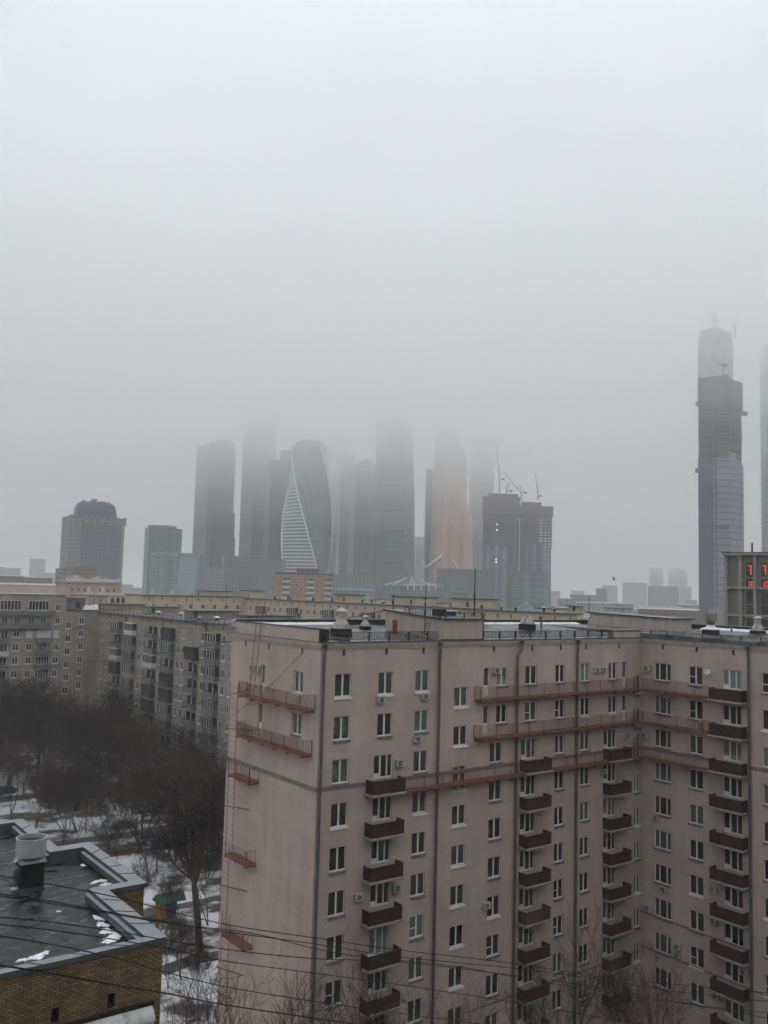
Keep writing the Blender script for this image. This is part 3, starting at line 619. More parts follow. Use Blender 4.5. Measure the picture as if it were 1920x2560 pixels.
# ================================================================== AIR CONDITIONERS AND DISHES ON THE PINK BLOCK
def ac_meshes():
    b = MB(); b.box(-.40, .40, -.36, -.06, 0, .56, 'ac_white')
    for s_ in (-.3, .3): b.box(s_-.02, s_+.02, -.34, 0.0, -.05, -.003, 'dark_metal')
    f = MB(); c = (-.08, -.361, .28); n = 16
    ring = [(c[0]+.21*cos(2*pi*i/n), -.366, c[2]+.21*sin(2*pi*i/n)) for i in range(n)]; f.face(ring, 'dark_metal')
    for i in range(n):
        a, b_ = 2*pi*i/n, 2*pi*(i+1)/n
        f.face([(c[0]+.075*cos(a), -.372, c[2]+.075*sin(a)), (c[0]+.075*cos(b_), -.372, c[2]+.075*sin(b_)), c], 'ac_white') if 0 else None
    f.tube((c[0], -.366, c[2]), (c[0], -.374, c[2]), .07, 'ac_white', 12)
    return b, f
_ab, _af = ac_meshes(); _acm = None
AC = [ # facade, source pixel of the unit's centre, size, label
 ('A', 954, 1749, .9, 'air conditioner under the top floor window right of the corner window column'),
 ('A', 1065, 1741, .9, 'air conditioner under the top floor window just left of the second drainpipe'),
 ('A', 1045, 1848, .85, 'air conditioner under a second row window, just left of the second drainpipe'),
 ('A', 1001, 1907, .95, 'air conditioner beside the triple window directly above the topmost left balcony'),
 ('A', 898, 2243, .9, 'air conditioner on bare wall between the corner windows and the left balcony stack'),
 ('A', 994, 2220, 1.0, 'air conditioner right of the left balcony stack, with a large round dark fan'),
 ('A', 1242, 1676, .95, 'air conditioner between the top floor door and window by the third drainpipe'),
 ('A', 1494, 1675, .8, 'left one of the two air conditioners side by side on the top floor'),
 ('A', 1511, 1675, .8, 'right one of the two air conditioners side by side on the top floor'),
 ('A', 1569, 1840, .85, 'left one of three air conditioners clustered in the inner corner'),
 ('A', 1593, 1838, .85, 'middle one of three air conditioners clustered in the inner corner'),
 ('A', 1509, 1929, .85, 'air conditioner overlapping the left edge of a window just below the red walkway'),
 ('A', 1217, 2264, .9, 'air conditioner half in front of a window, alone between two drainpipes'),
 ('B', 1618, 1671, .95, 'air conditioner on the side wing beside the top window nearest the inner corner'),
 ('B', 1612, 1838, .85, 'right one of three air conditioners clustered in the inner corner, on the side wing'),
 ('B', 1640, 2045, .85, 'air conditioner right below a triple window sill, high on the side wing'),
 ('B', 1660, 2224, .85, 'dark looking air conditioner below a white silled triple window of the side wing'),
 ('B', 1621, 2271, .95, 'air conditioner at the end of the side wing belt course by the inner corner'),
 ('B', 1782, 2224, .9, 'upper of two air conditioners left of the right balcony stack'),
 ('B', 1784, 2303, .9, 'lower of two air conditioners left of the right balcony stack'),
 ('B', 1693, 2366, .85, 'upper of two stacked air conditioners between the low triple and double windows'),
 ('B', 1694, 2389, .85, 'lower of two stacked air conditioners between the low triple and double windows'),
 ('B', 1860, 2431, .9, 'air conditioner squeezed between a triple window and the right drainpipe'),
 ('B', 1789, 2491, .9, 'grey air conditioner under the lowest right balcony'),
 ('C', 629, 1669, .75, 'air conditioner left of the roof ladder on the left end wall'),
 ('C', 642, 1672, .75, 'air conditioner right of the roof ladder on the left end wall')]
for fc, px, py, s_, lb in AC:
    P = at_y(px, py, -.2) if fc == 'A' else at_x(px, py, (LA if fc == 'B' else 0)-.2)
    P = Vector((P.x, 0, P.z-.28*s_)) if fc == 'A' else Vector((LA if fc == 'B' else 0, P.y, P.z-.28*s_))
    t = thing('air_conditioner', lb, 'air conditioner', P, FR[fc], 'air conditioner units on the pink block'); t.scale = (s_, s_, s_)
    if _acm is None:
        o1 = _ab.build('casing', t, (0, 0, 0), local=True); o2 = _af.build('fan', t, (0, 0, 0), local=True); _acm = (o1.data, o2.data)
    else: place('casing', _acm[0], t, (0, 0, 0), local=True); place('fan', _acm[1], t, (0, 0, 0), local=True)
def dish(P, r, az, label, pole=.0, nm='satellite_dish'):
    t = thing(nm, label, 'satellite dish', P); m = MB(); rings = []; n = 16; k = []
    ax = Vector((cos(az), sin(az), .45)).normalized(); p = ax.orthogonal().normalized(); q = ax.cross(p)
    c = Vector((0, 0, pole))
    for j in (0.15, .5, .8, 1.0): rings.append([c+ax*(.22*r*j*j)+(p*cos(2*pi*i/n)+q*sin(2*pi*i/n))*r*j for i in range(n)])
    m.loft(rings, 'steel_light', True); m.tube(c-ax*.05, c-ax*.25, .04, 'dark_metal', 6); m.build('reflector', t, (0, 0, 0), local=True)
    m = MB(); m.tube(c-ax*.2+Vector((0, 0, -.02)), Vector((0, 0, -.3 if pole == 0 else 0)), .035, 'dark_metal', 6); m.tube(c+p*-r*.9, c+ax*r*.9, .015, 'dark_metal', 5); m.tube(c+ax*r*.85, c+ax*r*1.0, .05, 'steel_light', 8); m.build('mount_arm', t, (0, 0, 0), local=True)
P = at_x(1769, 1680, LA-.3); dish(P, .30, radians(200), 'small white satellite dish on the side wing wall near the top floor windows')
P = at_y(1466, 1547, 6.5); dish(P, .36, radians(215), 'white satellite dish on the roof at the left end of the right penthouse', .3)

# things kept on the balconies and walkways
def stored(P, kind, label):
    t = thing({'box': 'storage_box', 'bag': 'covered_bundle', 'chair': 'white_table', 'tank': 'orange_container'}[kind], label, {'box': 'box', 'bag': 'bundle', 'chair': 'table', 'tank': 'container'}[kind], P); m = MB()
    if kind == 'box': m.box(-.3, .3, -.2, .2, 0, .55, 'stone'); m.build('body', t, (0, 0, 0), local=True); m = MB(); m.box(-.33, .33, -.23, .23, .553, .62, 'white_panel'); m.build('lid', t, (0, 0, 0), local=True)
    elif kind == 'bag': blob(m, 0, 0, 0, .5, .3, 0, 'tar', .95, 5, 14); m.build('tarpaulin', t, (0, 0, 0), local=True)
    elif kind == 'chair':
        m.box(-.7, .7, -.3, .3, .74, .79, 'white_frame'); m.build('table_top', t, (0, 0, 0), local=True); m = MB()
        for a in (-.6, .6):
            for b in (-.25, .25): m = MB(); m.box(a-.03, a+.03, b-.03, b+.03, 0, .737, 'white_frame'); m.build('leg', t, (0, 0, 0), local=True)
    else: m.cyl((0, 0), .22, 0, .75, 'orange_paint', 10); m.cyl((0, 0), .1, .75, .85, 'white_frame', 8); m.build('body', t, (0, 0, 0), local=True)
stored((5.2, -.5, 12.4), 'chair', 'white table on the left balcony stack, under the pale blue window'); stored((22.2, -.5, 6.05), 'bag', 'black covered bundle on the lowest visible middle balcony'); stored((23.4, -.5, 6.05), 'box', 'white lidded box on the lowest visible middle balcony')
stored((33.9, -.45, 9.2), 'box', 'white lidded box on a low balcony near the inner corner'); stored((LA-.45, -6.9, 28.29), 'tank', 'orange container on the second red walkway beside the brown balcony'); stored((LA-.5, -10.4, 12.4), 'box', 'white lidded box on a balcony of the right stack'); stored((6.6, -.45, 2.95), 'bag', 'dark bundle on the lowest left balcony')
stored((LA-.5, -9.0, 18.7), 'bag', 'dark bundle on a middle balcony of the right stack')

# masts and aerials on the roofs
def mast(px, yt, yb, P=None, y=None, r=.05, bars=(), label='', cat='mast', arms=0, nm='antenna_mast'):
    if P is None: P = at_y(px, yb, y)
    d = depth_of(P); h = (yb-yt)/FPX*d
    t = thing(nm, label, cat, P); m = MB(); m.tube((0, 0, 0), (0, 0, h*.55), r, 'dark_metal', 6); m.tube((0, 0, h*.55), (0, 0, h), r*.7, 'dark_metal', 6); m.build('pole', t, (0, 0, 0), local=True)
    if bars:
        m = MB(); u = RT
        for f, w in bars: m.bar(Vector((0, 0, h*f))-u*w, Vector((0, 0, h*f))+u*w, .035, 'dark_metal')
        m.build('crossbar', t, (0, 0, 0), local=True)
    return t
mast(1186, 1422, 1541, y=3.5, r=.075, label='tall dark mast standing on the flat roof of the left penthouse')
mast(1062, 1461, 1588, y=1.2, r=.05, bars=((.72, .25),), label='tall thin mast rising from the railing beside the penthouse door')
mast(983, 1486, 1523, y=7.4, r=.05, bars=((.93, .3), (.85, .18)), label='short aerial with a crossbar at the left end of the left penthouse')
mast(1473, 1492, 1532, y=13, r=.05, bars=((.80, .28), (.92, .12)), label='dark aerial with crossbar at the left end of the right penthouse')
mast(1092, 1500, 1545, y=5.5, r=.03, bars=((.8, .5), (.6, .35), (.45, .6)), label='thin branching aerial on the left penthouse roof')

# ================================================================== THE OCHRE BRICK BUILDING, LOWER LEFT
bz = 27.19
def k132(x, y): return (CAM.x+(x-CAM.x)*1.32, CAM.y+(y-CAM.y)*1.32)
OUT = [k132(*p) for p in ((-33, -31.06), (-25.02, -31.06), (-25.02, -26.42), (-23.73, -26.42), (-23.73, -20.76), (-24.96, -20.76), (-24.96, -16.0), (-33, -16.0))]
INN = [k132(*p) for p in ((-33, -30.69), (-25.5, -30.69), (-25.5, -25.88), (-24.15, -25.88), (-24.15, -21.27), (-25.38, -21.27), (-25.38, -16.36), (-33, -16.36))]
yb = thing('brick_building', 'low flat-roofed building of ochre brick with zinc-capped parapet, nearest at lower left', 'building', (-27, -14, 0))
mb = MB(); q = .06
WALL = [k132(*p) for p in ((-33, -31.0), (-25.1, -31.0), (-25.1, -26.35), (-23.8, -26.35), (-23.8, -20.82), (-25.03, -20.82), (-25.03, -16.06), (-33, -16.06))]
sl = [(-28.12, -27.92), (-26.63, -26.43)]
for i in range(8):
    a, b = WALL[i], WALL[(i+1) % 8]
    if i != 0: mb.face([(*a, 0), (*b, 0), (*b, bz-.2), (*a, bz-.2)], 'ochre_brick')
y0 = WALL[0][1]; hs = [(k132(u, 0)[0], k132(w, 0)[0], CAM.z+(28.80-CAM.z)*1.32, CAM.z+(29.17-CAM.z)*1.32) for u, w in sl]
us = sorted([WALL[0][0], WALL[1][0]]+[v for h in hs for v in h[:2]])
for a, b in zip(us[:-1], us[1:]):
    z = 0; c = (a+b)/2
    for (p, r_) in [(h[2], h[3]) for h in hs if h[0] < c < h[1]]+[(bz-.2, bz-.2)]: mb.face([(a, y0, z), (b, y0, z), (b, y0, p), (a, y0, p)], 'ochre_brick'); z = r_
mb.build('wall', yb)
for a, b, z0, z1 in hs:
    mb = MB(); mb.box(a, b, y0, y0+.5, z0, z1, 'interior', skip='y'); mb.build('attic_vent', yb)
mb = MB()
mb.face([(*p, bz-.62) for p in INN], 'brick_roof'); mb.build('roof', yb)
mb = MB()   # coping: top sheets with raised seams, outer drip and inner face
for i in range(8):
    j = (i+1) % 8; a, b, c, d = OUT[i], OUT[j], INN[j], INN[i]
    if i == 7: continue
    A, B, C_, D = [Vector((*p, 0)) for p in (a, b, c, d)]
    n = max(1, int((B-A).length/1.45))
    for s_ in range(n):
        t0, t1 = s_/n, (s_+1)/n; P = [A.lerp(B, t0), A.lerp(B, t1), D.lerp(C_, t1), D.lerp(C_, t0)]; h = bz+(.004 if s_ % 2 else .012)
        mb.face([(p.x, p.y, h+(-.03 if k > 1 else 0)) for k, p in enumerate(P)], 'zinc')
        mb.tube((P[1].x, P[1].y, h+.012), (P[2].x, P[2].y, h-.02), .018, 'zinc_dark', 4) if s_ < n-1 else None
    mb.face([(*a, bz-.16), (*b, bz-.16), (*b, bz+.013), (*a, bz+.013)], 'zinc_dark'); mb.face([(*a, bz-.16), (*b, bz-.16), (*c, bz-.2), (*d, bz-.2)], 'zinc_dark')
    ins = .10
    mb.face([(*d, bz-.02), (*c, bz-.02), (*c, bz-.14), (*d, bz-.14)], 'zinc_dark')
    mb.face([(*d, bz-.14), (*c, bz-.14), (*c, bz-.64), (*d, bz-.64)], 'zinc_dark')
mb.build('parapet_coping', yb)
mb = MB()   # inner zinc skirts standing proud of the inner faces
for (i, j) in ((1, 2), (3, 4), (5, 6)):
    a, b = INN[i], INN[j]; x = a[0]-.14; y_0, y_1 = a[1]+.1, b[1]-.05
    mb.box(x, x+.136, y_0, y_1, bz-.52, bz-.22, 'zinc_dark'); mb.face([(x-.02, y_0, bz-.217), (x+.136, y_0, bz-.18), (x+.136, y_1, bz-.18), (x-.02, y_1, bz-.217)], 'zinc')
mb.build('parapet_skirt', yb)
mb = MB(); rz = bz-.615
def blob_px(px, py, rx, ry, rot, seed):
    mb = MB(); P = at_z(px, py, rz); blob(mb, P.x, P.y, rz, rx*1.15, ry*1.3, rot, 'snow', .035, seed, 40); blob(mb, P.x+rx*.5, P.y-ry*.7, rz, rx*.55, ry*.6, rot+.5, 'snow', .03, seed+50, 30); mb.build('roof_snow', yb)
for a in ((172, 2148, .33, .10, -.2, 1), (207, 2163, .09, .13, .1, 2), (250, 2203, .30, .16, 0, 3), (272, 2210, .34, .17, .3, 9), (10, 2082, .4, .14, 0, 4), (146, 2279, .08, .06, .5, 5), (90, 2393, .30, .14, .1, 6), (110, 2383, .18, .10, .7, 7),
          (245, 2295, .11, .28, .05, 11), (256, 2311, .16, .24, 0, 12), (268, 2328, .18, .28, .1, 13), (283, 2341, .25, .2, .1, 14), (276, 2352, .33, .12, .1, 15), (58, 2400, .2, .1, 0, 16)): blob_px(*a)
mb = MB()
for i in range(12):
    x = k132(-25.6, 0)[0]-.9-i*1.0; mb.box(x, x+.035, INN[1][1]+.02, k132(0, -16.4)[1] if x < k132(-25.4, 0)[0] else 0, rz-.003, rz+.006, 'tar')
mb.build('felt_seams', yb)
# big drum ventilator on a tar-covered box
V0 = at_z(74, 2228, rz)
mb = MB(); bx = k132(-26.95, 0)[0]; V = Vector((at_z(78, 2215, rz).x, at_z(78, 2215, rz).y+.35, rz))
hb = 1.02; mb.box(V.x-.50, V.x+.50, V.y-.5, V.y+.5, rz, rz+hb, 'black'); o = mb.build('roof_vent', yb); o['label'] = 'tar-covered vent box under a wide white drum'
mb = MB(); mb.loft([[(V.x-w, V.y-w, z), (V.x+w, V.y-w, z), (V.x+w, V.y+w, z), (V.x-w, V.y+w, z)] for w, z in ((.58, rz+hb+.003), (.58, rz+hb+.05), (.30, rz+hb+.24))], 'zinc')
mb.cyl((V.x, V.y), .40, rz+hb+.2, rz+hb+.36, 'steel_light', 24); mb.build('vent_collar', o)
mb = MB(); R0 = .66; n = 32; zz = rz+hb+.27
prof = [(R0*.93, zz), (R0, zz), (R0, zz+.24), (R0+.018, zz+.245), (R0+.018, zz+.27), (R0, zz+.275), (R0, zz+.48), (R0+.018, zz+.485), (R0+.018, zz+.51), (R0, zz+.515), (R0, zz+.74), (R0+.02, zz+.745), (R0+.02, zz+.78), (R0-.04, zz+.78), (R0-.05, zz+.15), (.02, zz+.15)]
mb.loft([[(V.x+r_*cos(2*pi*i/n), V.y+r_*sin(2*pi*i/n), z) for i in range(n)] for r_, z in prof], 'steel_light', False)
mb.face([(V.x+R0*.9*cos(2*pi*i/n), V.y+R0*.9*sin(2*pi*i/n), zz+.60) for i in range(n)], 'tar'); mb.build('vent_drum', o)
mb = MB(); P = Vector((V.x-.72, V.y-.35, rz)); mb.cyl((P.x, P.y), .075, rz, rz+.85, 'zinc_dark', 10); mb.cyl((P.x, P.y), .20, rz+.85, rz+.95, 'zinc_dark', 12, r2=.12); mb.cyl((P.x, P.y), .17, rz, rz+.09, 'steel_light', 10, r2=.1)
blob(mb, P.x+.25, P.y+.3, rz+1.12, .22, .13, 0, 'snow', .1, 3); mb.build('vent_pipe', yb)
# rounded snow-whitened canopy on the front wall
c0 = at_y(230, 2545, y0-.3); c1 = at_y(378, 2523, y0-.3); R1 = .42; zc = 25.25
cx1 = k132(-25.40, 0)[0]; cx0 = cx1-3.9
mb = MB(); rings = []
for x in (cx0, (cx0+cx1)/2-.02, (cx0+cx1)/2+.02, cx1):
    rings.append([(x, y0-R1*2*0.62*sin(pi*.5*i/8)-.0, zc-.75+R1*2*cos(pi*.5*i/8)*.5) for i in range(9)])
for a, b in zip(rings[:-1], rings[1:]):
    for i in range(8): mb.face([a[i], b[i], b[i+1], a[i+1]], 'rusty_white' if a is rings[1] else 'canopy')
for x in (cx0, cx1): mb.face([(x, y0, zc-.75)]+[(x, y0-R1*1.24*sin(pi*.5*i/8), zc-.75+R1*cos(pi*.5*i/8)) for i in range(9)], 'canopy')
mb.box(cx0-.05, cx1+.1, y0-.16, y0-.002, zc-.34, zc-.22, 'tar'); mb.build('canopy', yb)
mb = MB(); mb.box(cx0, cx1-.05, y0-R1*1.2, y0-.003, zc-2.2, zc-.78, 'white_panel'); mb.build('glazed_balcony', yb)

# ================================================================== OLIVE PERIMETER BLOCK (long wing at x=41 and cross wing at y=165)
DX = 41.0
ob = thing('apartment_block', 'long olive-grey apartment block with mismatched grey and white glazed balconies, behind the bare trees', 'apartment building', (48, 130, 0))
def zL(x, y): return (x/2.765, 1460+y/2.765)
mb = MB(); mb.box(DX, 57.5, 70, 182, 0, 33.0, 'olive_wall', skip='tb'); mb.box(DX-.02, DX+.3, 70, 182, 31.9, 32.95, 'olive_orange'); mb.build('wall', ob)
mb = MB(); mb.box(DX-.02, 57.3, 70, 182, 33.0, 33.12, 'wet_roof'); mb.build('roof', ob)
mb = MB(); mb.box(DX-.35, DX+.2, 70, 182, 32.86, 33.0, 'zinc_dark'); railing(mb, (DX-.1, 94, 33.12), (DX-.1, 168, 33.12), .8, 'zinc_dark', step=.6, post=2.4, w=.05); mb.build('eaves', ob)
def winbox(w, h, panes=2, fm='white_frame', gm='glass_dark', sill=True):
    """window seen from far: pane, frame bars and sill in one mesh; local x along the wall, -y outwards"""
    m = MB(); m.box(0, w, -.02, .1, 0, h, gm); t = .09
    m.box(0, t, -.06, -.022, 0, h, fm); m.box(w-t, w, -.06, -.022, 0, h, fm); m.box(t, w-t, -.06, -.022, 0, t, fm); m.box(t, w-t, -.06, -.022, h-t, h, fm)
    for i in range(1, panes): m.box(w*i/panes-.05, w*i/panes+.05, -.06, -.022, t, h-t, fm)
    if sill: m.box(-.1, w+.1, -.16, -.0, -.12, -.003, 'white_sill')
    return m
class Proto:
    """first use builds the mesh, later uses copy the object with the same mesh"""
    def __init__(s): s.d = {}
    def put(s, key, maker, name, parent, loc, rot):
        if key not in s.d: o = maker().build(name, parent, loc, rot); s.d[key] = o.data; return o
        return place(name, s.d[key], parent, loc, rot)
PR = Proto(); rd = random.Random(11)
wcols = [660, 712, 745, 775, 967, 1002, 1115, 1237, 1272, 1410, 1552, 1604]
for j, cx_ in enumerate(wcols):
    for r in range(8):
        p = at_x(*zL(cx_, 300), DX); z = 31.1-3.15*r; gm = rd.choice(['glass_dark', 'glass_dark', 'glass_mid', 'glass_blue']); w = 1.35 if j not in (2, 3) else .8; sill = rd.random() < .6
        PR.put(('d', w, gm, sill), lambda: winbox(w, 1.65, 2 if w > 1 else 1, gm=gm, sill=sill), 'window', ob, (DX-.01, p.y+w/2, z-1.65), -pi/2)
def bal(w, kind):
    m = MB(); d = 1.1; pm = {'g': 'grey_panel', 'o': 'grey_panel', 'w': 'white_panel', 'd': 'dark_panel', 'y': 'olive_orange'}[kind[0]]
    m.box(0, w, -d, 0, -.15, -.003, 'slab'); m.box(0, w, -d, -d+.06, 0, 1.05, pm); m.box(0, .06, -d+.062, 0, 0, 1.05, pm); m.box(w-.06, w, -d+.062, 0, 0, 1.05, pm)
    m.box(.3, w-.3, -.06, .05, .2, 2.4, 'glass_dark'); m.box(w*.48, w*.54, -.10, -.062, .2, 2.4, 'white_frame')
    if kind[1] == 'z':   # glazed
        m.box(.05, w-.05, -d+.03, -.1, 1.053, 2.5, 'glass_mid' if kind[0] != 'd' else 'dark_panel'); fm = 'white_frame' if kind[0] != 'd' else 'dark_panel'
        for i in range(5): m.box(w*i/4-(.0 if i == 0 else .08), w*i/4+(.08 if i < 4 else 0), -d-.01, -d+.028, 1.053, 2.55, fm)
        m.box(0, w, -d-.02, -d+.027, 2.553, 2.66, fm); m.box(0, .05, -d+.03, 0, 1.053, 2.6, pm if kind[0] != 'g' else 'white_panel'); m.box(-.05, w+.05, -d-.1, 0, 2.663, 2.72, 'zinc' if kind[0] != 'w' else 'snow')
    return m
stacks = {820: ['gz', 'go', 'wz', 'dz', 'go', 'do', 'do', 'go'], 915: ['wz', 'gz', 'gz', 'yz', 'gz', 'gz', 'wz', 'do'], 1060: ['go', 'go', 'wz', 'go', 'dz', 'dz', 'go', 'go'],
          1180: ['dz', 'gz', 'go', 'dz', 'dz', 'gz', 'gz', 'go'], 1347: ['gO', 'dz', 'go', 'go', 'go', 'go', 'gz', 'go'], 1490: ['gz', 'gz', 'gz', 'go', 'gz', 'gz', 'gz', 'gz']}
for cx_, ks in stacks.items():
    p = at_x(*zL(cx_, 320), DX); w = 4.6 if cx_ > 1300 else 5.0
    for r, k in enumerate(ks):
        if k == 'gO': continue
        zf = 31.1-3.15*r-2.45; PR.put(('b', w, k), lambda: bal(w, k), 'balcony', ob, (DX, p.y+w/2, zf), -pi/2)
for cx_, yy in ((870, 300), (1130, 300), (1430, 330)):
    p = at_x(*zL(cx_, yy), DX); mb = MB(); mb.cyl((DX-.15, p.y), .12, 0, 32.9, 'pipe', 6); mb.build('drainpipe', ob)
vy = 97; k = 0
while vy < 168:
    if k == 0: o = None
    mbx = lambda: (lambda m: (m.box(0, .32, -.03, .05, 0, .5, 'interior'), m)[1])(MB()); PR.put('slotD', mbx, 'attic_vent', ob, (DX-.03, vy, 32.1), -pi/2); vy += 4.05; k += 1
for yc, x0, x1 in ((95.5, 45, 55.5), (122.0, 46.3, 57.3), (153.0, 49.5, 57.3), (176.0, 44, 57)):
    mb = MB(); mb.box(x0, x1, yc, yc+4.5, 33.1, 34.75, 'olive_wall'); o = mb.build('penthouse', ob)
    mb = MB(); mb.box(x0-.5, x1+.5, yc-.5, yc+5, 34.753, 34.93, 'wet_roof'); mb.build('penthouse_roof', o)
    mb = MB(); mb.box(x0+.2, x0+1.0, yc-.04, yc-.002, 33.2, 34.4, 'interior'); mb.build('door', o)
for (x, y, s_) in ((47.5, 113, .8), (49, 147, .7), (46, 118, .5), (52, 141, .6), (45.5, 101, .7)):
    mb = MB(); mb.cyl((x, y), .5*s_, 33.1, 33.1+.8*s_, 'tar', 10); mb.cyl((x, y), .95*s_, 33.1+.8*s_, 33.1+1.2*s_, 'snow', 12, r2=.15); mb.build('roof_vent', ob)
for (px, yt, yb_, lab) in ((382, 1472, 1508, 'thin roof aerial farthest left on the olive block'), (480, 1480, 1512, 'thin roof aerial above the middle penthouses of the olive block'), (565, 1462, 1512, 'thin leaning roof aerial at the near end of the olive block roof')):
    mast(px, yt, yb_, at_z(px, yb_, 34.9), r=.06, bars=((.85, .5), (.6, .35)), label=lab)

EY = 165.5
eb = thing('apartment_block', 'olive apartment wing with long dark grey balcony bands, at the left edge above the trees', 'apartment building', (20, 172, 0))
mb = MB(); mb.box(-30, 32.95, EY, 180, 0, 37.0, 'olive_wall', skip='b'); mb.box(32.952, DX-.01, EY+.02, 180, 0, 33.3, 'olive_wall', skip='b'); mb.build('wall', eb)
mb = MB(); mb.box(-30, 33.2, EY-.25, 180, 37.0, 37.16, 'zinc'); mb.box(33.3, DX+.3, EY-.25, 180, 33.3, 33.5, 'zinc_dark'); mb.build('roof', eb)
mb = MB(); mb.box(33.3, 38.4, EY+2.5, EY+8, 33.5, 36.4, 'grey_panel'); mb.box(33.1, 38.6, EY+2.2, EY+8.2, 36.403, 36.55, 'zinc'); mb.box(36, 37.2, EY+2.44, EY+2.497, 33.9, 35.4, 'interior'); mb.build('penthouse', eb)
mb = MB(); blob(mb, 39.3, EY+1.5, 33.5, 1.5, 1.1, 0, 'snow', 1.2, 4); blob(mb, 40.3, EY+1.2, 33.5, .9, .9, 0, 'snow', 1.5, 5); mb.build('roof_snow', eb)
def ew(x0, x1, z1, h, panes, fm='white_frame', gm='glass_dark'):
    PR.put(('e', round(x1-x0, 1), h, panes, gm), lambda: winbox(x1-x0, h, panes, fm, gm), 'window', eb, (x0, EY-.02, z1-h), 0)
for x0, x1 in ((12.5, 15.5), (17.7, 22.4), (24.1, 28.8)): ew(x0, x1, 35.6, 2.3, 6)
for r in range(6):
    z = 34.8-3.15*r; ew(30.4, 31.6, z if r else z, 1.6, 2, gm='white_panel' if r == 2 else 'glass_dark')
    ew(33.1, 34.4, 30.55-3.15*(r-0) if r < 5 else 14.8, 1.65, 2); ew(36.3, 37.5, 31.7-3.15*r, 1.65, 2)
    if r > 0:
        for x0 in ((18.2, 21.0, 24.2, 27.0) if r < 2 else (14.4, 21.0, 24.0)): ew(x0, x0+1.35, z+.1-3.15*0, 1.65, 2, gm='white_panel' if (r == 2 and x0 == 24.0) else 'glass_dark')
        if r > 1: ew(16.6, 19.8, z+.1, 1.9, 4); ew(26.4, 29.6, z+.1, 1.9, 5, gm='white_panel' if r == 2 else 'glass_mid')
def band(x0, x1, z0, z1, m='grey_panel'):
    mb = MB(); mb.box(x0, x1, EY-1.1, EY-1.03, z0, z1, m); mb.box(x0, x0+.07, EY-1.028, EY, z0, z1, m); mb.box(x1-.07, x1, EY-1.028, EY, z0, z1, m); mb.box(x0, x1, EY-1.028, EY, z0-.12, z0-.003, 'slab'); return mb.build('balcony', eb)
band(-12, 30.3, 32.2, 33.3); band(-12, 29.3, 29.1, 30.25)
for r in range(3, 8): z = 35.25-3.15*(r); band(16.4, 20, z-.05, z+1.05, 'white_panel' if r == 4 else 'grey_panel'); band(26.2, 29.8, z-.05, z+1.05, 'white_panel' if r == 7 else 'grey_panel')
# units on its wall near the inner corner
P = Vector((36.6, EY, 29.2))
for k, (x, z, lb) in enumerate(((36.1, 29.35, 'upper left air conditioner of a pair under a window of the olive corner'), (37.0, 29.35, 'upper right air conditioner of a pair under a window of the olive corner'), (36.4, 26.2, 'air conditioner under a window of the olive corner, below the pair'), (23.5, 26.2, 'left air conditioner of a pair on the olive wing between window rows'), (24.6, 26.2, 'right air conditioner of a pair on the olive wing between window rows'))):
    t = thing('air_conditioner', lb, 'air conditioner', (x, EY, z), 0, 'air conditioner units on the olive block'); t.scale = (.95,)*3
    place('casing', _acm[0], t, (0, 0, 0), local=True); place('fan', _acm[1], t, (0, 0, 0), local=True)

# ================================================================== CREAM BLOCK BEHIND (plane x=100 and y=200), PINK AND WHITE ORNATE HOUSE
cb = thing('apartment_block', 'long cream apartment block showing its top storey above the roofs in the middle', 'apartment building', (105, 150, 0))
mb = MB(); mb.box(100, 114, 62, 214, 0, 36.5, 'cream_wall', skip='tb'); mb.box(66, 99.99, 200, 214, 0, 36.9, 'cream_wall', skip='b'); mb.build('wall', cb)
mb = MB(); mb.box(99.6, 114.4, 62, 214.4, 36.5, 36.75, 'zinc_dark'); mb.box(65.6, 99.5, 199.6, 214.4, 36.9, 37.1, 'zinc_dark'); mb.build('roof', cb)
y = 66.0; i = 0
while y < 197:
    gm = 'glass_dark' if i % 3 else 'glass_mid'
    if i % 5 == 2: PR.put('cb', lambda: bal(4.6, 'gz'), 'balcony', cb, (100, y+3.4, 31.95), -pi/2); y += 4.6
    else: PR.put(('c', gm), lambda: winbox(1.3, 1.6, 2, gm=gm), 'window', cb, (99.98, y+1.3, 32.75), -pi/2); y += 3.6
    i += 1
y = 64.0
while y < 198: PR.put('slotC', lambda: (lambda m: (m.box(0, .35, -.03, .05, 0, .8, 'interior'), m)[1])(MB()), 'attic_vent', cb, (99.97, y, 35.1), -pi/2); y += 4.1
for x in range(68, 98, 4): PR.put('slotC', None, 'attic_vent', cb, (x, 199.97, 35.4), 0); PR.put(('c', 'glass_dark'), None, 'window', cb, (x+1, 199.98, 32.9), 0)
for (x0, x1, y0_, y1_, h) in ((86, 97, 203, 207, 1.9), (101.5, 106.5, 199, 206, 2.3), (104, 110, 148, 154, 2.1), (104, 112, 118, 126, 2.1), (103, 111, 96, 103, 2.1), (112, 113.5, 72, 75, 1.2)):
    mb = MB(); mb.box(x0, x1, y0_, y1_, 36.6, 36.7+h, 'cream_wall'); mb.box(x0-.4, x1+.4, y0_-.4, y1_+.4, 36.703+h, 36.85+h, 'zinc_dark'); mb.box(x0-.05, x0-.002, y0_+1, y0_+1.7, 37, 38.1, 'interior'); mb.build('penthouse', cb)
rr = random.Random(2)
for i in range(22):
    y = 70+i*5.8; mb = MB(); h = rr.uniform(.4, 1.0); y += rr.uniform(-2.5, 2.5); x = rr.uniform(101, 108); mb.cyl((x, y), .28, 36.7, 36.7+h, 'tar', 8); mb.cyl((x, y), .45, 36.7+h, 36.9+h, rr.choice(['snow', 'zinc', 'tar']), 10, r2=.1); mb.build('roof_vent', cb)

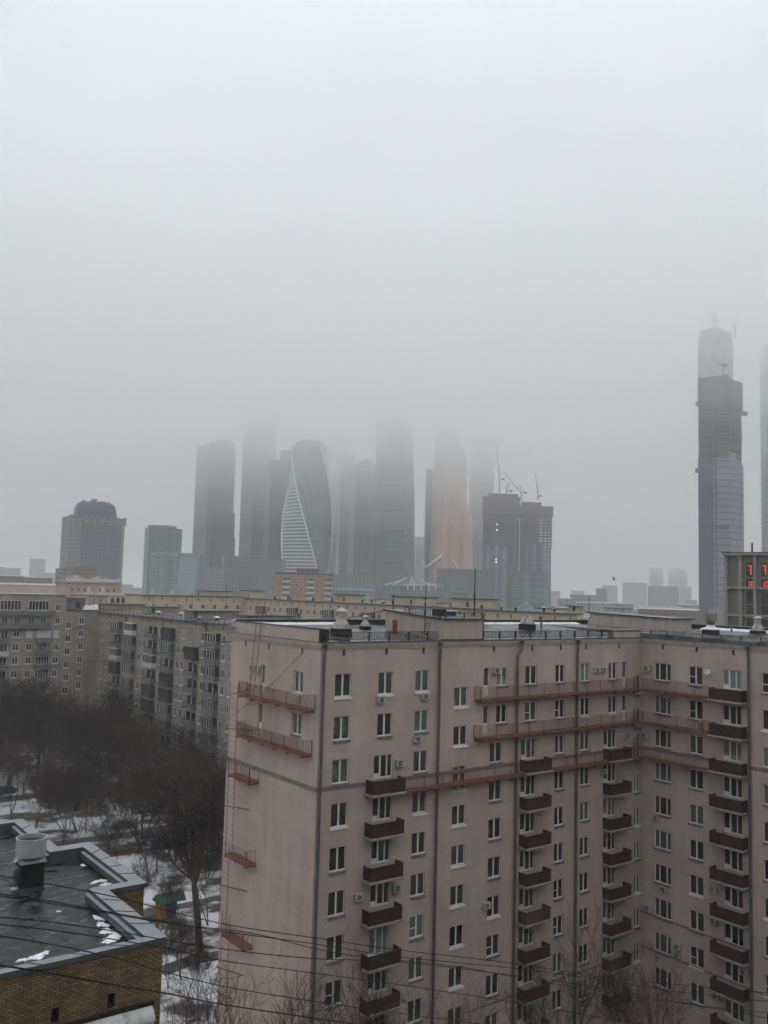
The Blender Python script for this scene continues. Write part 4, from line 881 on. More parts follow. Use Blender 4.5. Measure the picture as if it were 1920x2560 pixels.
gb = thing('ornate_house', 'pink and white ornate house with arched loggia and white roof balustrade, left of centre', 'building', (83, 256, 0))
mb = MB(); mb.box(66, 99, 250, 268, 0, 36.0, 'peach_wall', skip='b'); mb.box(71.5, 91.5, 290, 304, 0, 40.3, 'peach_wall', skip='b'); mb.box(71.5, 91.5, 268.002, 289.9, 0, 34, 'peach_wall', skip='b'); mb.build('wall', gb)
mb = MB(); mb.box(65.4, 99.4, 249.3, 268, 36.0, 36.35, 'stone'); mb.box(65.8, 99.2, 249.7, 250.2, 36.353, 36.9, 'white_panel'); mb.box(70.6, 92.2, 289.2, 304, 40.3, 40.75, 'stone'); mb.box(71, 92, 289.6, 290.2, 40.753, 41.7, 'white_panel'); mb.build('cornice', gb)
for x in (66.2, 71, 89, 96.5): mb = MB(); mb.box(x, x+1.1, 249.6, 250.6, 36.9, 38.1, 'white_panel'); mb.cyl((x+.55, 250.1), .45, 38.1, 39.0, 'white_panel', 8, r2=.05); mb.build('finial', gb)
for x in (72, 76.5, 81, 86, 91): mb = MB(); mb.box(x, x+1.0, 289.4, 290.4, 41.7, 42.3, 'white_panel'); mb.build('finial', gb)
mb = MB(); mb.box(76, 78, 296, 299, 40.7, 43, 'stone'); mb.box(85, 86.6, 296, 298, 40.7, 42.9, 'stone'); mb.build('chimney', gb)
mb = MB(); mb.box(73.2, 82, 249.8, 249.998, 33, 36, 'stone'); mb.box(90.8, 96.6, 249.8, 249.998, 31, 36, 'stone'); o = mb.build('loggia', gb)
for x in (74.4, 76.3, 78.2, 80.1):
    mb = MB(); m_ = [(x+.65+.62*cos(pi*i/8), 249.78, 34.6+.62*sin(pi*i/8)) for i in range(9)]; mb.face([(x+1.27, 249.78, 33.2)]+m_+[(x+.03, 249.78, 33.2)], 'interior'); mb.build('arch', o)
for x in (68, 70.3, 84, 86.4, 88.6, 92.4, 94.6, 97.4): PR.put('gw', lambda: winbox(1.1, 1.7, 2, sill=False), 'window', gb, (x, 249.76, 33.1), 0)
for x in (73, 75.5, 78, 80.5, 84, 87, 89.5): PR.put('gw', None, 'window', gb, (x, 289.9, 36.6), 0)

# ================================================================== COURTYARD
mb = MB(); G_ = 7000
def grid(mb, x0, x1, y0_, y1_, m, z=0): mb.face([(x0, y0_, z), (x1, y0_, z), (x1, y1_, z), (x0, y1_, z)], m)
grid(mb, -G_, G_, -G_, G_, 'far_land', -.02); o = mb.build('ground'); tag(o, kind='structure')
mb = MB(); grid(mb, -60, 60, -60, 200, 'yard', 0.0); tag(mb.build('snowy_yard_ground'), kind='structure')
def path(pts, w):
    mb = MB(); P = [Vector((*p, .004+.004*path.k)) for p in pts]; path.k += 1; L_ = []; R_ = []
    for i, p in enumerate(P):
        d = (P[min(i+1, len(P)-1)]-P[max(i-1, 0)]).normalized(); n = Vector((-d.y, d.x, 0))*w/2; L_.append(p+n); R_.append(p-n)
    for i in range(len(P)-1): mb.face([R_[i], R_[i+1], L_[i+1], L_[i]], 'path')
    tag(mb.build('path'), kind='structure')
path.k = 1
path([(-25, 90), (5, 87), (20, 86), (38, 88)], 3.4); path([(2, 55), (9.5, 51.5), (20, 52), (40, 54)], 1.8); path([(4, 35), (8, 36.0), (16, 35), (30, 37)], 2.4); path([(36, -10), (36, 30), (36.5, 90), (36, 160)], 5); path([(-30, 122), (0, 119), (20, 121), (35, 122)], 4.5)
path([(-20, -9), (3, -9), (20, -8), (32, -9), (33, -30)], 6)
path([(-4, -34), (37.4, -34)], 40)
hb = thing('unseen_shade_building', 'plain building the picture is taken from, unseen, added to shade the lower pink facade', 'apartment building', (-15, -66, 0))  # out of view behind the camera, added to shade the lower pink facade
mb = MB(); mb.box(-75, 50, -76, -56.6, 0, 50, 'olive_wall', skip='b'); mb.build('wall', hb)
mb = MB(); mb.box(-75.5, 50.5, -76.5, -56.2, 50, 50.4, 'wet_roof'); mb.build('roof', hb)
tb_ = thing('fence', 'blue panel fence behind the playground trees', 'fence', (23, 75, 0))
mb = MB(); mb.box(19.5, 30, 75, 75.08, .1, 1.9, 'blue_paint')
mb.build('panel', tb_)
for x in (19.4, 22, 24.6, 27.2, 29.8): mb = MB(); mb.box(x, x+.12, 74.9, 74.998, 0, 2.0, 'dark_metal'); mb.build('post', tb_)
tb_ = thing('fence', 'low dark red fence left of the blue fence', 'fence', (16, 75, 0))
mb = MB(); mb.box(12.5, 18.2, 75.3, 75.36, .2, 1.0, 'red_paint'); mb.build('panel', tb_)
for x in (12.4, 14.3, 16.2, 18.1): mb = MB(); mb.box(x, x+.1, 75.2, 75.298, 0, 1.1, 'dark_metal'); mb.build('post', tb_)
pv = thing('pavilion', 'small grey pavilion with a broad black snow-edged roof among the courtyard trees', 'pavilion', (18.5, 107, 0))
mb = MB(); mb.box(15.2, 21.8, 105, 110.5, 0, 2.3, 'concrete_light'); mb.build('wall', pv)
mb = MB(); mb.loft([[(13.8, 103.4, 2.35), (23.4, 103.4, 2.35), (23.4, 112, 2.35), (13.8, 112, 2.35)], [(13.8, 103.4, 2.7), (23.4, 103.4, 2.7), (23.4, 112, 2.7), (13.8, 112, 2.7)], [(15, 106.5, 3.9), (22.2, 106.5, 3.9), (22.2, 109, 3.9), (15, 109, 3.9)]], 'tar'); r_ = mb.build('roof', pv)
mb = MB(); mb.box(15, 22.2, 109.05, 111.8, 2.95, 3.25, 'snow'); mb.build('roof_snow', pv)
mb = MB(); mb.box(17.4, 18.4, 104.9, 104.997, 0, 2.0, 'interior'); mb.build('door', pv)
ph = thing('playhouse', 'small playhouse with green roof and blue and orange panels by the blank pink wall', 'playhouse', (14.5, 52.5, 0))
mb = MB(); P0 = at_z(432, 2290, 0)
mb.box(P0.x-1.3, P0.x+.1, P0.y-.8, P0.y+.8, .1, 1.9, 'blue_paint'); mb.box(P0.x-2.0, P0.x-1.302, P0.y-.8, P0.y+.8, .1, 1.7, 'orange_paint'); mb.build('panel', ph)
mb = MB(); mb.loft([[(P0.x-2.3, P0.y-1.1, 2.0), (P0.x+1.2, P0.y-1.1, 2.0), (P0.x+1.2, P0.y+1.1, 2.0), (P0.x-2.3, P0.y+1.1, 2.0)], [(P0.x-2.3, P0.y-.1, 2.9), (P0.x+1.2, P0.y-.1, 2.9), (P0.x+1.2, P0.y+.1, 2.9), (P0.x-2.3, P0.y+.1, 2.9)]], 'green_paint'); mb.build('roof', ph)
def car(px, py, rot, col, label, snow=True):
    P = at_z(px, py, 0); t = thing('parked_car', label, 'car', P, rot)
    m = MB(); prof = [(-2.1, .35), (-2.15, .75), (-1.4, .88), (-.75, 1.38), (.75, 1.42), (1.5, .95), (2.1, .85), (2.15, .4)]
    m.loft([[(x, y, z) for x, z in prof] for y in (-.86, .86)], col); m.build('body', t, (0, 0, 0), local=True)
    m = MB()
    for s_ in (-.875, .875): m.face([(-1.15, s_, .93), (-.7, s_, 1.3), (.68, s_, 1.33), (1.25, s_, .95)], 'glass_dark')
    m.face([(1.49, -.7, .975), (1.49, .7, .975), (.80, .65, 1.41), (.80, -.65, 1.41)], 'glass_dark'); m.build('side_glass', t, (0, 0, 0), local=True)
    for x in (-1.35, 1.35):
        for y in (-.8, .8): m = MB(); m.tube((x, y-.12, .33), (x, y+.12, .33), .33, 'tyre', 14); m.build('wheel', t, (0, 0, 0), local=True)
    if snow: m = MB(); m.box(-.75, .75, -.7, .7, 1.425, 1.52, 'snow'); m.build('roof_snow', t, (0, 0, 0), local=True)
car(318, 2006, .1, 'tar', 'dark car with snow on its roof, left of the white car under the trees'); car(362, 2030, .15, 'steel_light', 'pale snow-covered car parked under the trees right of the dark car'); car(350, 1998, .1, 'door_red', 'red and white car behind the pale car under the trees')
car(12, 1985, .3, 'blue_paint', 'dark blue car at the left edge of the courtyard', False); car(60, 1905, .2, 'grey_panel', 'grey car half hidden behind trunks near the left edge')

# ------------------------------------------------------------------ bare trees
def grow_tree(seed, H, spread=.62, trunk=.22, nl=(6, 8, 8, 6), tw=.016, multi=1, droop=0.0, fine=1.0):
    R = random.Random(seed); T = MB(); Cn = MB()
    def seg(mb, a, b, r0, r1, m, n): mb.tube(a, b, r0, m, n, r1, False)
    def branch(p, d, ln, r, lv):
        nseg = 4 if lv < 2 else (3 if lv == 2 else 2); pts = [(p, r)]; q = Vector(p); dd = Vector(d)
        for i in range(nseg):
            dd = (dd+Vector((R.gauss(0, .16), R.gauss(0, .16), R.gauss(.05-droop*lv, .10)))).normalized(); q2 = q+dd*(ln/nseg); r2 = r*(1-.62*(i+1)/nseg)
            if lv < 2: seg(T, q, q2, pts[-1][1], r2, 'bark', 6 if lv == 0 else 5)
            else: seg(Cn, q, q2, max(tw, pts[-1][1]), max(tw*.8, r2), 'twig', 3)
            q = q2; pts.append((Vector(q), r2))
        if lv >= 4: return
        k = nl[lv] if lv < len(nl) else 0
        if lv > 0: k = max(2, int(k*R.uniform(.75, 1.25)))
        for i in range(k):
            t = (R.uniform(.35, 1.0) if lv else R.uniform(.45, 1.0)) * nseg; j = min(nseg-1, int(t)); f = t-j; a, ra = pts[j]; b, rb = pts[j+1]
            s0 = a.lerp(b, f); base = (b-a).normalized(); ax = base.orthogonal().normalized(); ax.rotate(Matrix.Rotation(R.uniform(0, 6.283), 3, base))
            ang = R.uniform(.45, 1.0)*spread*(1.25 if lv else 1.0); nd = (base*cos(ang)+ax*sin(ang)+Vector((0, 0, .18 if lv < 2 else .08))).normalized()
            branch(s0, nd, ln*R.uniform(.42, .68)*(1.25 if lv == 0 else 1)*fine, max(tw, (ra*(1-f)+rb*f)*.55), lv+1)
    for k in range(multi):
        d = Vector((R.gauss(0, .05+.18*(multi > 1)), R.gauss(0, .05+.18*(multi > 1)), 1)).normalized()
        branch(Vector((R.uniform(-.3, .3)*(multi > 1), R.uniform(-.3, .3)*(multi > 1), -.1)), d, H*.62, trunk*(1 if multi == 1 else .7), 0)
    k = H/max(v[2] for v in Cn.v)
    for m in (T, Cn): m.v = [(v[0]*k, v[1]*k, v[2]*k) for v in m.v]
    return T, Cn
TREES = []
def tree_proto(seed, loc, label, group=None, crown=None, scale=1.0, rot=0.0, **kw):
    T, Cn = grow_tree(seed, **kw); t = thing('bare_tree', label, 'tree', loc, rot, group); t.scale = (scale,)*3
    if crown: Cn.names = [crown]
    a = T.build('trunk', t, (0, 0, 0), local=True); b = Cn.build('crown', t, (0, 0, 0), local=True); KIDS[t.name] = [a, b]; TREES.append(t); return t
tp = [tree_proto(101, (-8, 118, 0), 'tall dense bare tree at the far left of the courtyard', crown='twig_dark', H=20, nl=(9, 8, 6, 4), multi=1, trunk=.36, tw=.028),
      tree_proto(102, (4, 112, 0), 'broad bare tree with forked trunk left of the pavilion', H=18, nl=(7, 8, 6, 4), multi=2, trunk=.30, tw=.026),
      tree_proto(103, (30, 118, 0), 'reddish brown bare tree beside the pink block, behind its blank end wall', crown='twig_red', H=17, nl=(7, 8, 6, 4), multi=3, tw=.022),
      tree_proto(104, at_z(499, 2381, 0), 'dark straight-trunked bare tree close to the blank pink end wall', crown='twig_dark', H=21, nl=(20, 8, 7, 4), spread=.95, trunk=.42, droop=.02, fine=.72, tw=.02),
      tree_proto(105, at_z(155, 2116, 0), 'young bare tree standing in snow in front of the pavilion', H=14, nl=(7, 7, 6, 5), multi=2, trunk=.15)]
tp.append(tree_proto(106, (-2, 84, 0), 'bare tree with crooked limbs left above the brick building roof', H=15, nl=(6, 6, 5, 3), multi=2, trunk=.13, tw=.013, group=None)); tp.append(tree_proto(107, (6, 101, 0), 'bare tree with thin crown just left of the pavilion front', H=16, nl=(7, 6, 5, 3), multi=1, trunk=.18, tw=.013))
rt = random.Random(21)
oT, oC = grow_tree(108, H=15, nl=(6, 7, 6, 4), multi=3, trunk=.2, tw=.018); oT.names = ['bark_orange']
t = thing('bare_tree', 'bare tree with orange-brown lower trunk, just above the brick roof', 'tree', at_z(90, 2070, 0)); oT.build('trunk', t, (0, 0, 0), local=True); oC.build('crown', t, (0, 0, 0), local=True)
# individually visible trees: (source pixel of the trunk foot, kind, scale, label)
near = [(218, 2085, 4, 1.1, 'slim bare tree in the snow right of the pavilion front', None), (268, 2088, 4, 1.15, 'slender bare tree by the dark path, above the brick roof', None),
        (392, 2182, 6, .95, 'bare tree at the end of the red fence, trunk foot in snow', None), (440, 2150, 1, .8, 'bare tree in front of the blue fence', None), (355, 2300, 4, .62, 'crooked little bare tree right of the brick wall in snow', None),
        (436, 2345, 4, .66, 'small bushy bare tree below the playhouse', None), (60, 1990, 6, 1.1, 'bare tree near the blue car at the left edge', None), (25, 2040, 4, 1.1, 'thin bare tree at the left edge in front of the blue car', None), (345, 2110, 2, .8, 'reddish bare tree above the red fence', None),
        (500, 2100, 2, .85, 'reddish bare tree leaning toward the red fire ladder', None), (520, 2210, 2, .62, 'small reddish tree at the foot of the blank pink wall', None), (420, 2470, 4, .62, 'bare sapling at the corner of the brick building, lowest in view', None), (500, 2540, 4, .55, 'bushy bare sapling below the fire ladder', None), (452, 2450, 1, .5, 'low forked bare tree between the brick corner and the pink wall', None), (540, 2150, 2, .75, 'reddish tree half hidden by the fire ladder', None),
        (300, 1960, 6, 1.2, 'tall straight bare tree behind the parked cars', None), (440, 1990, 5, 1.15, 'thin bare tree between the cars and the pink block', None), (120, 1960, 6, 1.2, 'straight bare tree left of the pavilion roof', None), (200, 1940, 5, 1.2, 'twisted bare tree behind the pavilion', None)]
for px, py, k, sc, lb, gr in near: dup(tp[k], at_z(px, py, 0), rt.uniform(0, 6.28), lb, (sc*rt.uniform(.95, 1.05), sc*rt.uniform(.95, 1.05), sc))
zones = [('dense bare tree in the dark thicket at the left edge, against the olive wing', -22, 14, 128, 160, 20, (1.12, 1.3)), ('bare tree in the thicket in front of the long olive block', 14, 36, 124, 156, 10, (.92, 1.08)), ('bare tree in the middle of the courtyard thicket, between pavilion and olive block', -10, 34, 113, 128, 10, (.9, 1.05)), ('bare tree among the lower reddish crowns beside the pink block', 20, 36, 62, 98, 10, (.8, 1.0))]
zones.append(('thin bare tree standing in the snow between the dark path and the playhouse', 9, 33, 42, 94, 16, (.7, 1.0)))
for lb, x0, x1, y0_, y1_, n, (s0, s1) in zones:
    for i in range(n):
        k = rt.choice([5, 6, 4, 2, 6] if y0_ == 42 else ([0, 1, 0, 1, 2] if x0 < 20 else [2, 2, 1])); s_ = rt.uniform(s0, s1)
        dup(tp[k], (rt.uniform(x0, x1), rt.uniform(y0_, y1_), 0), rt.uniform(0, 6.28), lb, (s_*1.1, s_*1.1, s_), 'courtyard thicket trees: '+lb[:40])
# trees in front of the pink block
fr = [(600, 2425, -7, .62, 5, 'bare tree crown at the bottom left corner of the pink block'), (690, 2430, -9, .60, 5, 'bare tree crown under the corner windows of the pink block'), (895, 2410, -10, .85, 6, 'larger bare tree crown in front of the lowest left balcony'), (1020, 2440, -12, .8, 5, 'bare tree crown between the left balcony and the second drainpipe'), (1110, 2480, -9, .75, 5, 'thin bare tree crown in front of the stair windows at the bottom edge'),
      (1190, 2440, -11, .85, 6, 'bare tree crown at the bottom edge left of the middle balconies'), (1385, 2390, -8, .75, 5, 'bare tree crown right of the middle balcony stack'), (1465, 2310, -12, .98, 6, 'tallest bare tree in front of the pink block with a dark trunk'), (1560, 2370, -10, .8, 6, 'bare tree in front of the inner corner with a few yellow leaves'), (1650, 2400, -13, .75, 5, 'bare tree in front of the side wing, left of the right balconies'), (545, 2455, 1, .6, 2, 'reddish bare tree at the foot of the fire ladder')]
for px, py, y, sc, k, lb in fr:
    P = at_y(px, py, y); Hh = {0: 20, 1: 18, 2: 17, 3: 21, 4: 14, 5: 15, 6: 16}[k]; s_ = P.z/Hh*1.08
    dup(tp[k], (P.x, P.y, 0), rt.uniform(0, 6.28), lb, (s_, s_, s_))

# ------------------------------------------------------------------ overhead cables
def cable(pts, d0, d1, label, r=.014):
    P = [at_d(px, py, d0+(d1-d0)*i/(len(pts)-1)) for i, (px, py) in enumerate(pts)]; t = MB()
    # smooth curve through the points
    Q = []
    for i in range(len(P)-1):
        a = P[max(i-1, 0)]; b = P[i]; c = P[i+1]; d = P[min(i+2, len(P)-1)]
        for j in range(5): u = j/5; Q.append(.5*((2*b)+(c-a)*u+(2*a-5*b+4*c-d)*u*u+(3*b-a-3*c+d)*u**3))
    Q.append(P[-1])
    for a, b in zip(Q[:-1], Q[1:]): t.tube(a, b, r, 'cable', 5, caps=False)
    tag(t.build('overhead_cable'), label, 'cable', 'overhead cables')
cable([(-60, 2180), (110, 2208), (300, 2245), (555, 2309), (790, 2345), (1000, 2375), (1280, 2408), (1500, 2442), (1700, 2462), (2000, 2490)], 17, 44, 'uppermost long cable crossing in front of the pink block')
cable([(-60, 2228), (110, 2250), (300, 2285), (548, 2327), (775, 2358), (1000, 2392), (1280, 2420), (1500, 2448), (1700, 2480), (2000, 2512)], 17, 44, 'second long cable from the top across the pink block')
cable([(-60, 2232), (150, 2262), (420, 2308), (640, 2335), (860, 2386), (1140, 2416), (1360, 2455), (1700, 2508), (2000, 2540)], 17, 44, 'sagging cable that crosses the two uppermost cables')
cable([(-60, 2288), (100, 2302), (300, 2330), (540, 2370), (780, 2396), (1000, 2405), (1280, 2438), (1500, 2470), (2000, 2560)], 17, 42, 'third long cable, passing low over the brick roof edge')
cable([(-60, 2305), (150, 2328), (400, 2368), (560, 2402), (780, 2432), (1000, 2462), (1280, 2505), (1600, 2560)], 16, 40, 'cable passing just under the middle of the brick coping')
cable([(-60, 2330), (150, 2365), (300, 2398), (420, 2432), (560, 2466), (700, 2490), (900, 2520), (1200, 2560)], 15, 36, 'low cable crossing the ochre brick wall')
cable([(-60, 2405), (110, 2430), (300, 2465), (410, 2482), (540, 2508), (680, 2530), (860, 2556), (1100, 2590)], 15, 36, 'lowest thick cable across the ochre brick wall and pink block', r=.02)
def wire(a, b, sag, label, r=.02):
    t = MB(); n = 14; Q = [a.lerp(b, i/n)+Vector((0, 0, -4*sag*(i/n)*(1-i/n))) for i in range(n+1)]
    for p, q in zip(Q[:-1], Q[1:]): t.tube(p, q, r, 'cable', 5, caps=False)
    tag(t.build('overhead_cable'), label, 'cable', 'overhead cables')
wire(at_d(-20, 1668, 190), Vector((12, 7.5, 38.6)), 1.5, 'long cable sagging from the left edge to the pink block roof', .035)
wire(Vector((-.1, 2.6, 35.3)), Vector((-.2, 13.8, 29.0)), .3, 'thin cable slanting across the left end wall from an attic slot', .018)
wire(at_d(-20, 1848, 80), Vector((5.5, -.1, 36.1)), 1.2, 'thin cable rising past the corner of the pink block to its eaves', .018)
bd = at_d(1533, 1444, 120); t = MB()
t.loft([[bd+RT*a+UP*b+FW*c for a, b, c in ((-.05*s_, -.05*s_, 0), (.05*s_, -.05*s_, 0), (.05*s_, .05*s_, .1), (-.05*s_, .05*s_, .1))] for s_ in (0.3,)]+[[bd+RT*(.1+a)+UP*(b-.2)+FW*c for a, b, c in ((-.12, -.05, 0), (.12, -.05, 0), (.12, .07, .15), (-.12, .07, .15))]]+[[bd+RT*(.22+a)+UP*(b-.42) for a, b in ((-.02, -.02), (.02, -.02), (.02, .02), (-.02, .02))]], 'black')
t.face([bd+RT*.08+UP*-.15, bd+RT*-.28+UP*.22, bd+RT*.02+UP*.02], 'black'); t.face([bd+RT*.12+UP*-.15, bd+RT*.16+UP*.25, bd+RT*.2+UP*-.1], 'black')
tag(t.build('bird'), 'small dark bird flying alone in the fog right of centre', 'bird')

# ================================================================== THE CITY IN THE FOG
def tower(name, label, pL, pR, top, d, m, ratio=.8, psi=.45, yb=1500, group=None, cat='building', steps=(), roof='zinc_dark', parts=True, nm='wall'):
    """box building, its corner placed towards the camera; source pixels give width and height at distance d"""
    pc = (pL+pR)/2; P = at_d(pc, yb, d); a = (pR-pL)*d/FPX; w = a/(cos(psi)+ratio*abs(sin(psi))); b = ratio*w
    zt = at_d(pc, top, d).z; r = ray(pc, yb); yaw = atan2(r.y, r.x)-pi/2+psi
    t = thing(name, label, cat, (P.x, P.y, 0), yaw, group)
    mb = MB(); mb.box(-w/2, w/2, -b/2, b/2, 0, zt, m, skip='b'); o = mb.build(nm, t, (0, 0, 0), local=True)
    if parts: mb = MB(); mb.box(-w/2-.3, w/2+.3, -b/2-.3, b/2+.3, zt, zt+.8, roof); mb.build('roof', t, (0, 0, 0), local=True)
    for (x0, x1, y0_, y1_, z0, z1, mm, n_) in steps:
        if z0 < 0: z0 = zt+z0 if z0 > -900 else 0
        elif z0 < 1e-6: z0 = zt
        mb = MB(); mb.box(x0*w/2, x1*w/2, y0_*b/2, y1_*b/2, z0, zt+z1, mm); mb.build(n_, t, (0, 0, 0), local=True)
    return t, w, b, zt
# --- hotel with the blue dome
t, w, b, zt = tower('hotel_tower', 'beige and glass tower with a faceted blue dome, farthest left of the tall buildings', 148, 298, 1296, 900, 'hotel_stone', .55, .30)
mb = MB(); mb.box(-w*.30, w*.44, -b/2-1.2, -b/2+.5, 28, zt-6, 'hotel_glass'); mb.build('glass_front', t, (0, 0, 0), local=True)
mb = MB(); mb.box(-w*.30, w*.47, -b/2-1.6, -b/2+.5, 0, 27.8, 'hotel_stone'); mb.build('lower_front', t, (0, 0, 0), local=True)
for i in range(9): mb = MB(); x = -w*.5+i*w/8; mb.box(x-1.2, x+1.2, -b/2-1.5, -b/2+1, zt-6, zt+2.0, 'hotel_stone'); mb.build('battlement', t, (0, 0, 0), local=True)
mb = MB(); dw = w*.38
mb.loft([[(dw*k*cos(2*pi*(i+.5)/8)+w*.02, b*.47*k*sin(2*pi*(i+.5)/8), z) for i in range(8)] for k, z in ((1.10, zt), (1.04, zt+9), (.96, zt+14), (.80, zt+16.5), (.78, zt+17))], 'hotel_blue'); mb.build('dome', t, (0, 0, 0), local=True)
mb = MB(); mb.box(-dw*.15, dw*.1, -2, 2, zt+17.0, zt+20.5, 'hotel_stone'); mb.build('roof_cabin', t, (0, 0, 0), local=True)
for x in (-.55, .3, .42, .52, .7): mb = MB(); mb.cyl((dw*x, 0), 1.0, zt+15.5, zt+18.6, 'hotel_stone', 6); mb.build('chimney', t, (0, 0, 0), local=True)
tower('apartment_block', 'beige stepped block at the foot of the blue domed tower, behind the ornate house', 136, 176, 1424, 760, 'hotel_stone', .8, .3)
tower('apartment_block', 'brownish slab between the beige stepped block and the domed tower', 176, 238, 1420, 740, 'brown_block', .5, .2)
# --- dark office tower, curved office front, leaning glass slab
t, w, b, zt = tower('office_tower', 'short dark glass tower between the domed tower and the skyscrapers', 355, 446, 1322, 1180, 'cw_dark', .6, .25)
mb = MB(); n = 12; mb.loft([[(w*.44*cos(2*pi*i/n)-w*.04, b*.42*sin(2*pi*i/n), z) for i in range(n)] for z in (zt, zt+4.5)], 'cw_dark'); mb.build('roof_crown', t, (0, 0, 0), local=True)
def arcblock(name, label, pL, pR, top, d, m, bulge, depth, rim='zinc', yb=1500, tilt=0):
    A = at_d(pL, yb, d); B = at_d(pR, yb, d); zt = at_d((pL+pR)/2, top, d).z; c = (A+B)/2; u = (B-A); u.z = 0; ln = u.length; u.normalize(); nrm = Vector((u.y, -u.x, 0))
    if nrm.dot(CAM-c) < 0: nrm = -nrm
    t = thing(name, label, 'office building', (c.x, c.y, 0)); n = 14
    fr_ = [u*(-ln/2+ln*i/n)+nrm*bulge*(1-(2*i/n-1)**2) for i in range(n+1)]; bk = [u*(ln/2)-nrm*depth, u*(-ln/2)-nrm*depth]
    lo = [(p.x, p.y, 0) for p in fr_+bk]; hi = [(p.x+tilt*u.x, p.y+tilt*u.y, zt) for p in fr_+bk]
    mb = MB(); mb.loft([lo, hi], m); mb.build('wall', t, (0, 0, 0), local=True)
    mb = MB()
    for a_, b_ in zip(range(n), range(1, n+1)):
        pa, pb = Vector(hi[a_]), Vector(hi[b_]); k = nrm*.6
        mb.face([pa+k-Vector((0, 0, 1.6)), pb+k-Vector((0, 0, 1.6)), pb+k+Vector((0, 0, .8)), pa+k+Vector((0, 0, .8))], rim); mb.face([pa+k+Vector((0, 0, .8)), pb+k+Vector((0, 0, .8)), pb-k, pa-k], rim)
    mb.build('cornice', t, (0, 0, 0), local=True)
    mb = MB()
    mb.tube(Vector(lo[0])+nrm*.5, Vector(hi[0])+nrm*.5, .9, rim, 6); mb.build('edge_fin', t, (0, 0, 0), local=True); return t
arcblock('office_building', 'low curved office building with pale top rim, before the short dark tower', 372, 494, 1384, 1080, 'cw_mid', 14, 30)
t = thing('office_slab', 'pale blue-white leaning glass slab beside the curved office building', 'office building', at_d(460, 1500, 1040)*1.0); t.location.z = 0
A = [at_d(px, 1560, 1040) for px in (429, 478)]; B = [at_d(px, 1394, 1040) for px in (450, 492)]; c = Vector(t.location); nn = Vector((FW.x, FW.y, 0)).normalized()*14; mb = MB()
lo = [A[0], A[1], A[1]+nn, A[0]+nn]; hi = [B[0], B[1], B[1]+nn, B[0]+nn]; mb.loft([[p-c-Vector((0, 0, p.z)) for p in lo], [p-c for p in hi]], 'cw_pale'); mb.build('wall', t, (0, 0, 0), local=True)
# --- skyscrapers
DC = 1330
t, w, b, zt = tower('skyscraper', 'leftmost skyscraper in the fog, dark and built of two shifted volumes', 476, 573, 1112, DC, 'cw_dark', .9, .5)
mb = MB(); mb.box(-w*.05, w*.46, -b*.45, b*.45, zt, zt+10, 'cw_mid'); mb.build('upper_volume', t, (0, 0, 0), local=True)
mb = MB(); mb.box(-w*.32, w*.52, -b/2-4, -b/2+1, 0, zt*.60, 'cw_deep'); mb.build('front_volume', t, (0, 0, 0), local=True)
mb = MB(); mb.box(w/2-1, w/2+5, -b*.52, b*.2, 0, zt*.45, 'cw_deep'); mb.build('side_volume', t, (0, 0, 0), local=True)
t, w, b, zt = tower('skyscraper', 'tall skyscraper second from the left, its top dissolving in the fog', 592, 676, 1046, DC+30, 'cw_mid', .9, .5)
mb = MB(); mb.box(-w*.2, w*.44, -b*.45, b*.45, zt, zt+20, 'cw_dark'); mb.build('upper_volume', t, (0, 0, 0), local=True)
mb = MB(); mb.box(-w*.5, w*.2, -b/2-5, -b/2+1, 0, zt*.55, 'cw_dark'); mb.build('front_volume', t, (0, 0, 0), local=True)
t, w, b, zt = tower('skyscraper', 'broad dark skyscraper directly behind the left edge of the twisted tower', 652, 740, 1152, DC-40, 'cw_deep', .6, .3)
mb = MB(); mb.box(-w*.05, w*.5, -b*.1, b*.5, zt, zt+19, 'cw_dark'); mb.build('upper_volume', t, (0, 0, 0), local=True)
tower('podium_block', 'dark low block filling the base between the first two skyscrapers', 548, 640, 1392, 1240, 'cw_deep', .6, .2, cat='office building')
tower('podium_block', 'dark low block at the foot of the twisted tower, behind the orange brick house', 618, 712, 1400, 1200, 'cw_deep', .6, -.2, cat='office building')
tower('podium_block', 'low glass block in front of the leftmost skyscraper', 492, 556, 1418, 1180, 'cw_mid', .6, .1, cat='office building')
# twisted tower
ev = at_d(762, 1500, 1250); t = thing('twisted_tower', 'twisted skyscraper with white diagonal bands and white floor stripes', 'skyscraper', (ev.x, ev.y, 0))
rr_ = ray(762, 1500); cyw = atan2(rr_.y, rr_.x); Rr = 33.5; ztop = at_d(767, 1112, 1250).z; NL = 54; NS = 10
def evo(side, f, h, push=0.0, R_=Rr):
    """corner direction angle measured in the camera frame: 0 = straight towards the viewer"""
    th = radians(58-118*h)+side*pi/2; a = cyw+pi+th; b_ = a+pi/2; p = Vector((cos(a), sin(a), 0)).lerp(Vector((cos(b_), sin(b_), 0)), f); bul = 1+.16*4*f*(1-f)
    k = (1.05-.16*(2*h-1)**2)*(R_+push); return Vector((p.x*bul*k, p.y*bul*k, h*ztop))
for side in range(4):
    m_ = 'evo_stripe' if side % 2 == 1 else 'cw_dark'
    mb = MB(); i0 = 0
    for i in range(NL+1):
        for j in range(NS+1): mb.v.append(tuple(evo(side, j/NS, i/NL)))
    for i in range(NL):
        for j in range(NS): a = i*(NS+1)+j; mb.f.append((a, a+1, a+NS+2, a+NS+1)); mb.m.append(mb.mi(m_))
    mb.build('striped_face' if side % 2 == 1 else 'glass_face', t, (0, 0, 0), smooth=True, local=True)
    mb = MB()
    for i in range(NL): mb.tube(evo(side, 0, i/NL, .4), evo(side, 0, (i+1)/NL, .4), 1.15, 'evo_white', 6, caps=False)
    mb.build('edge_band', t, (0, 0, 0), smooth=True, local=True)
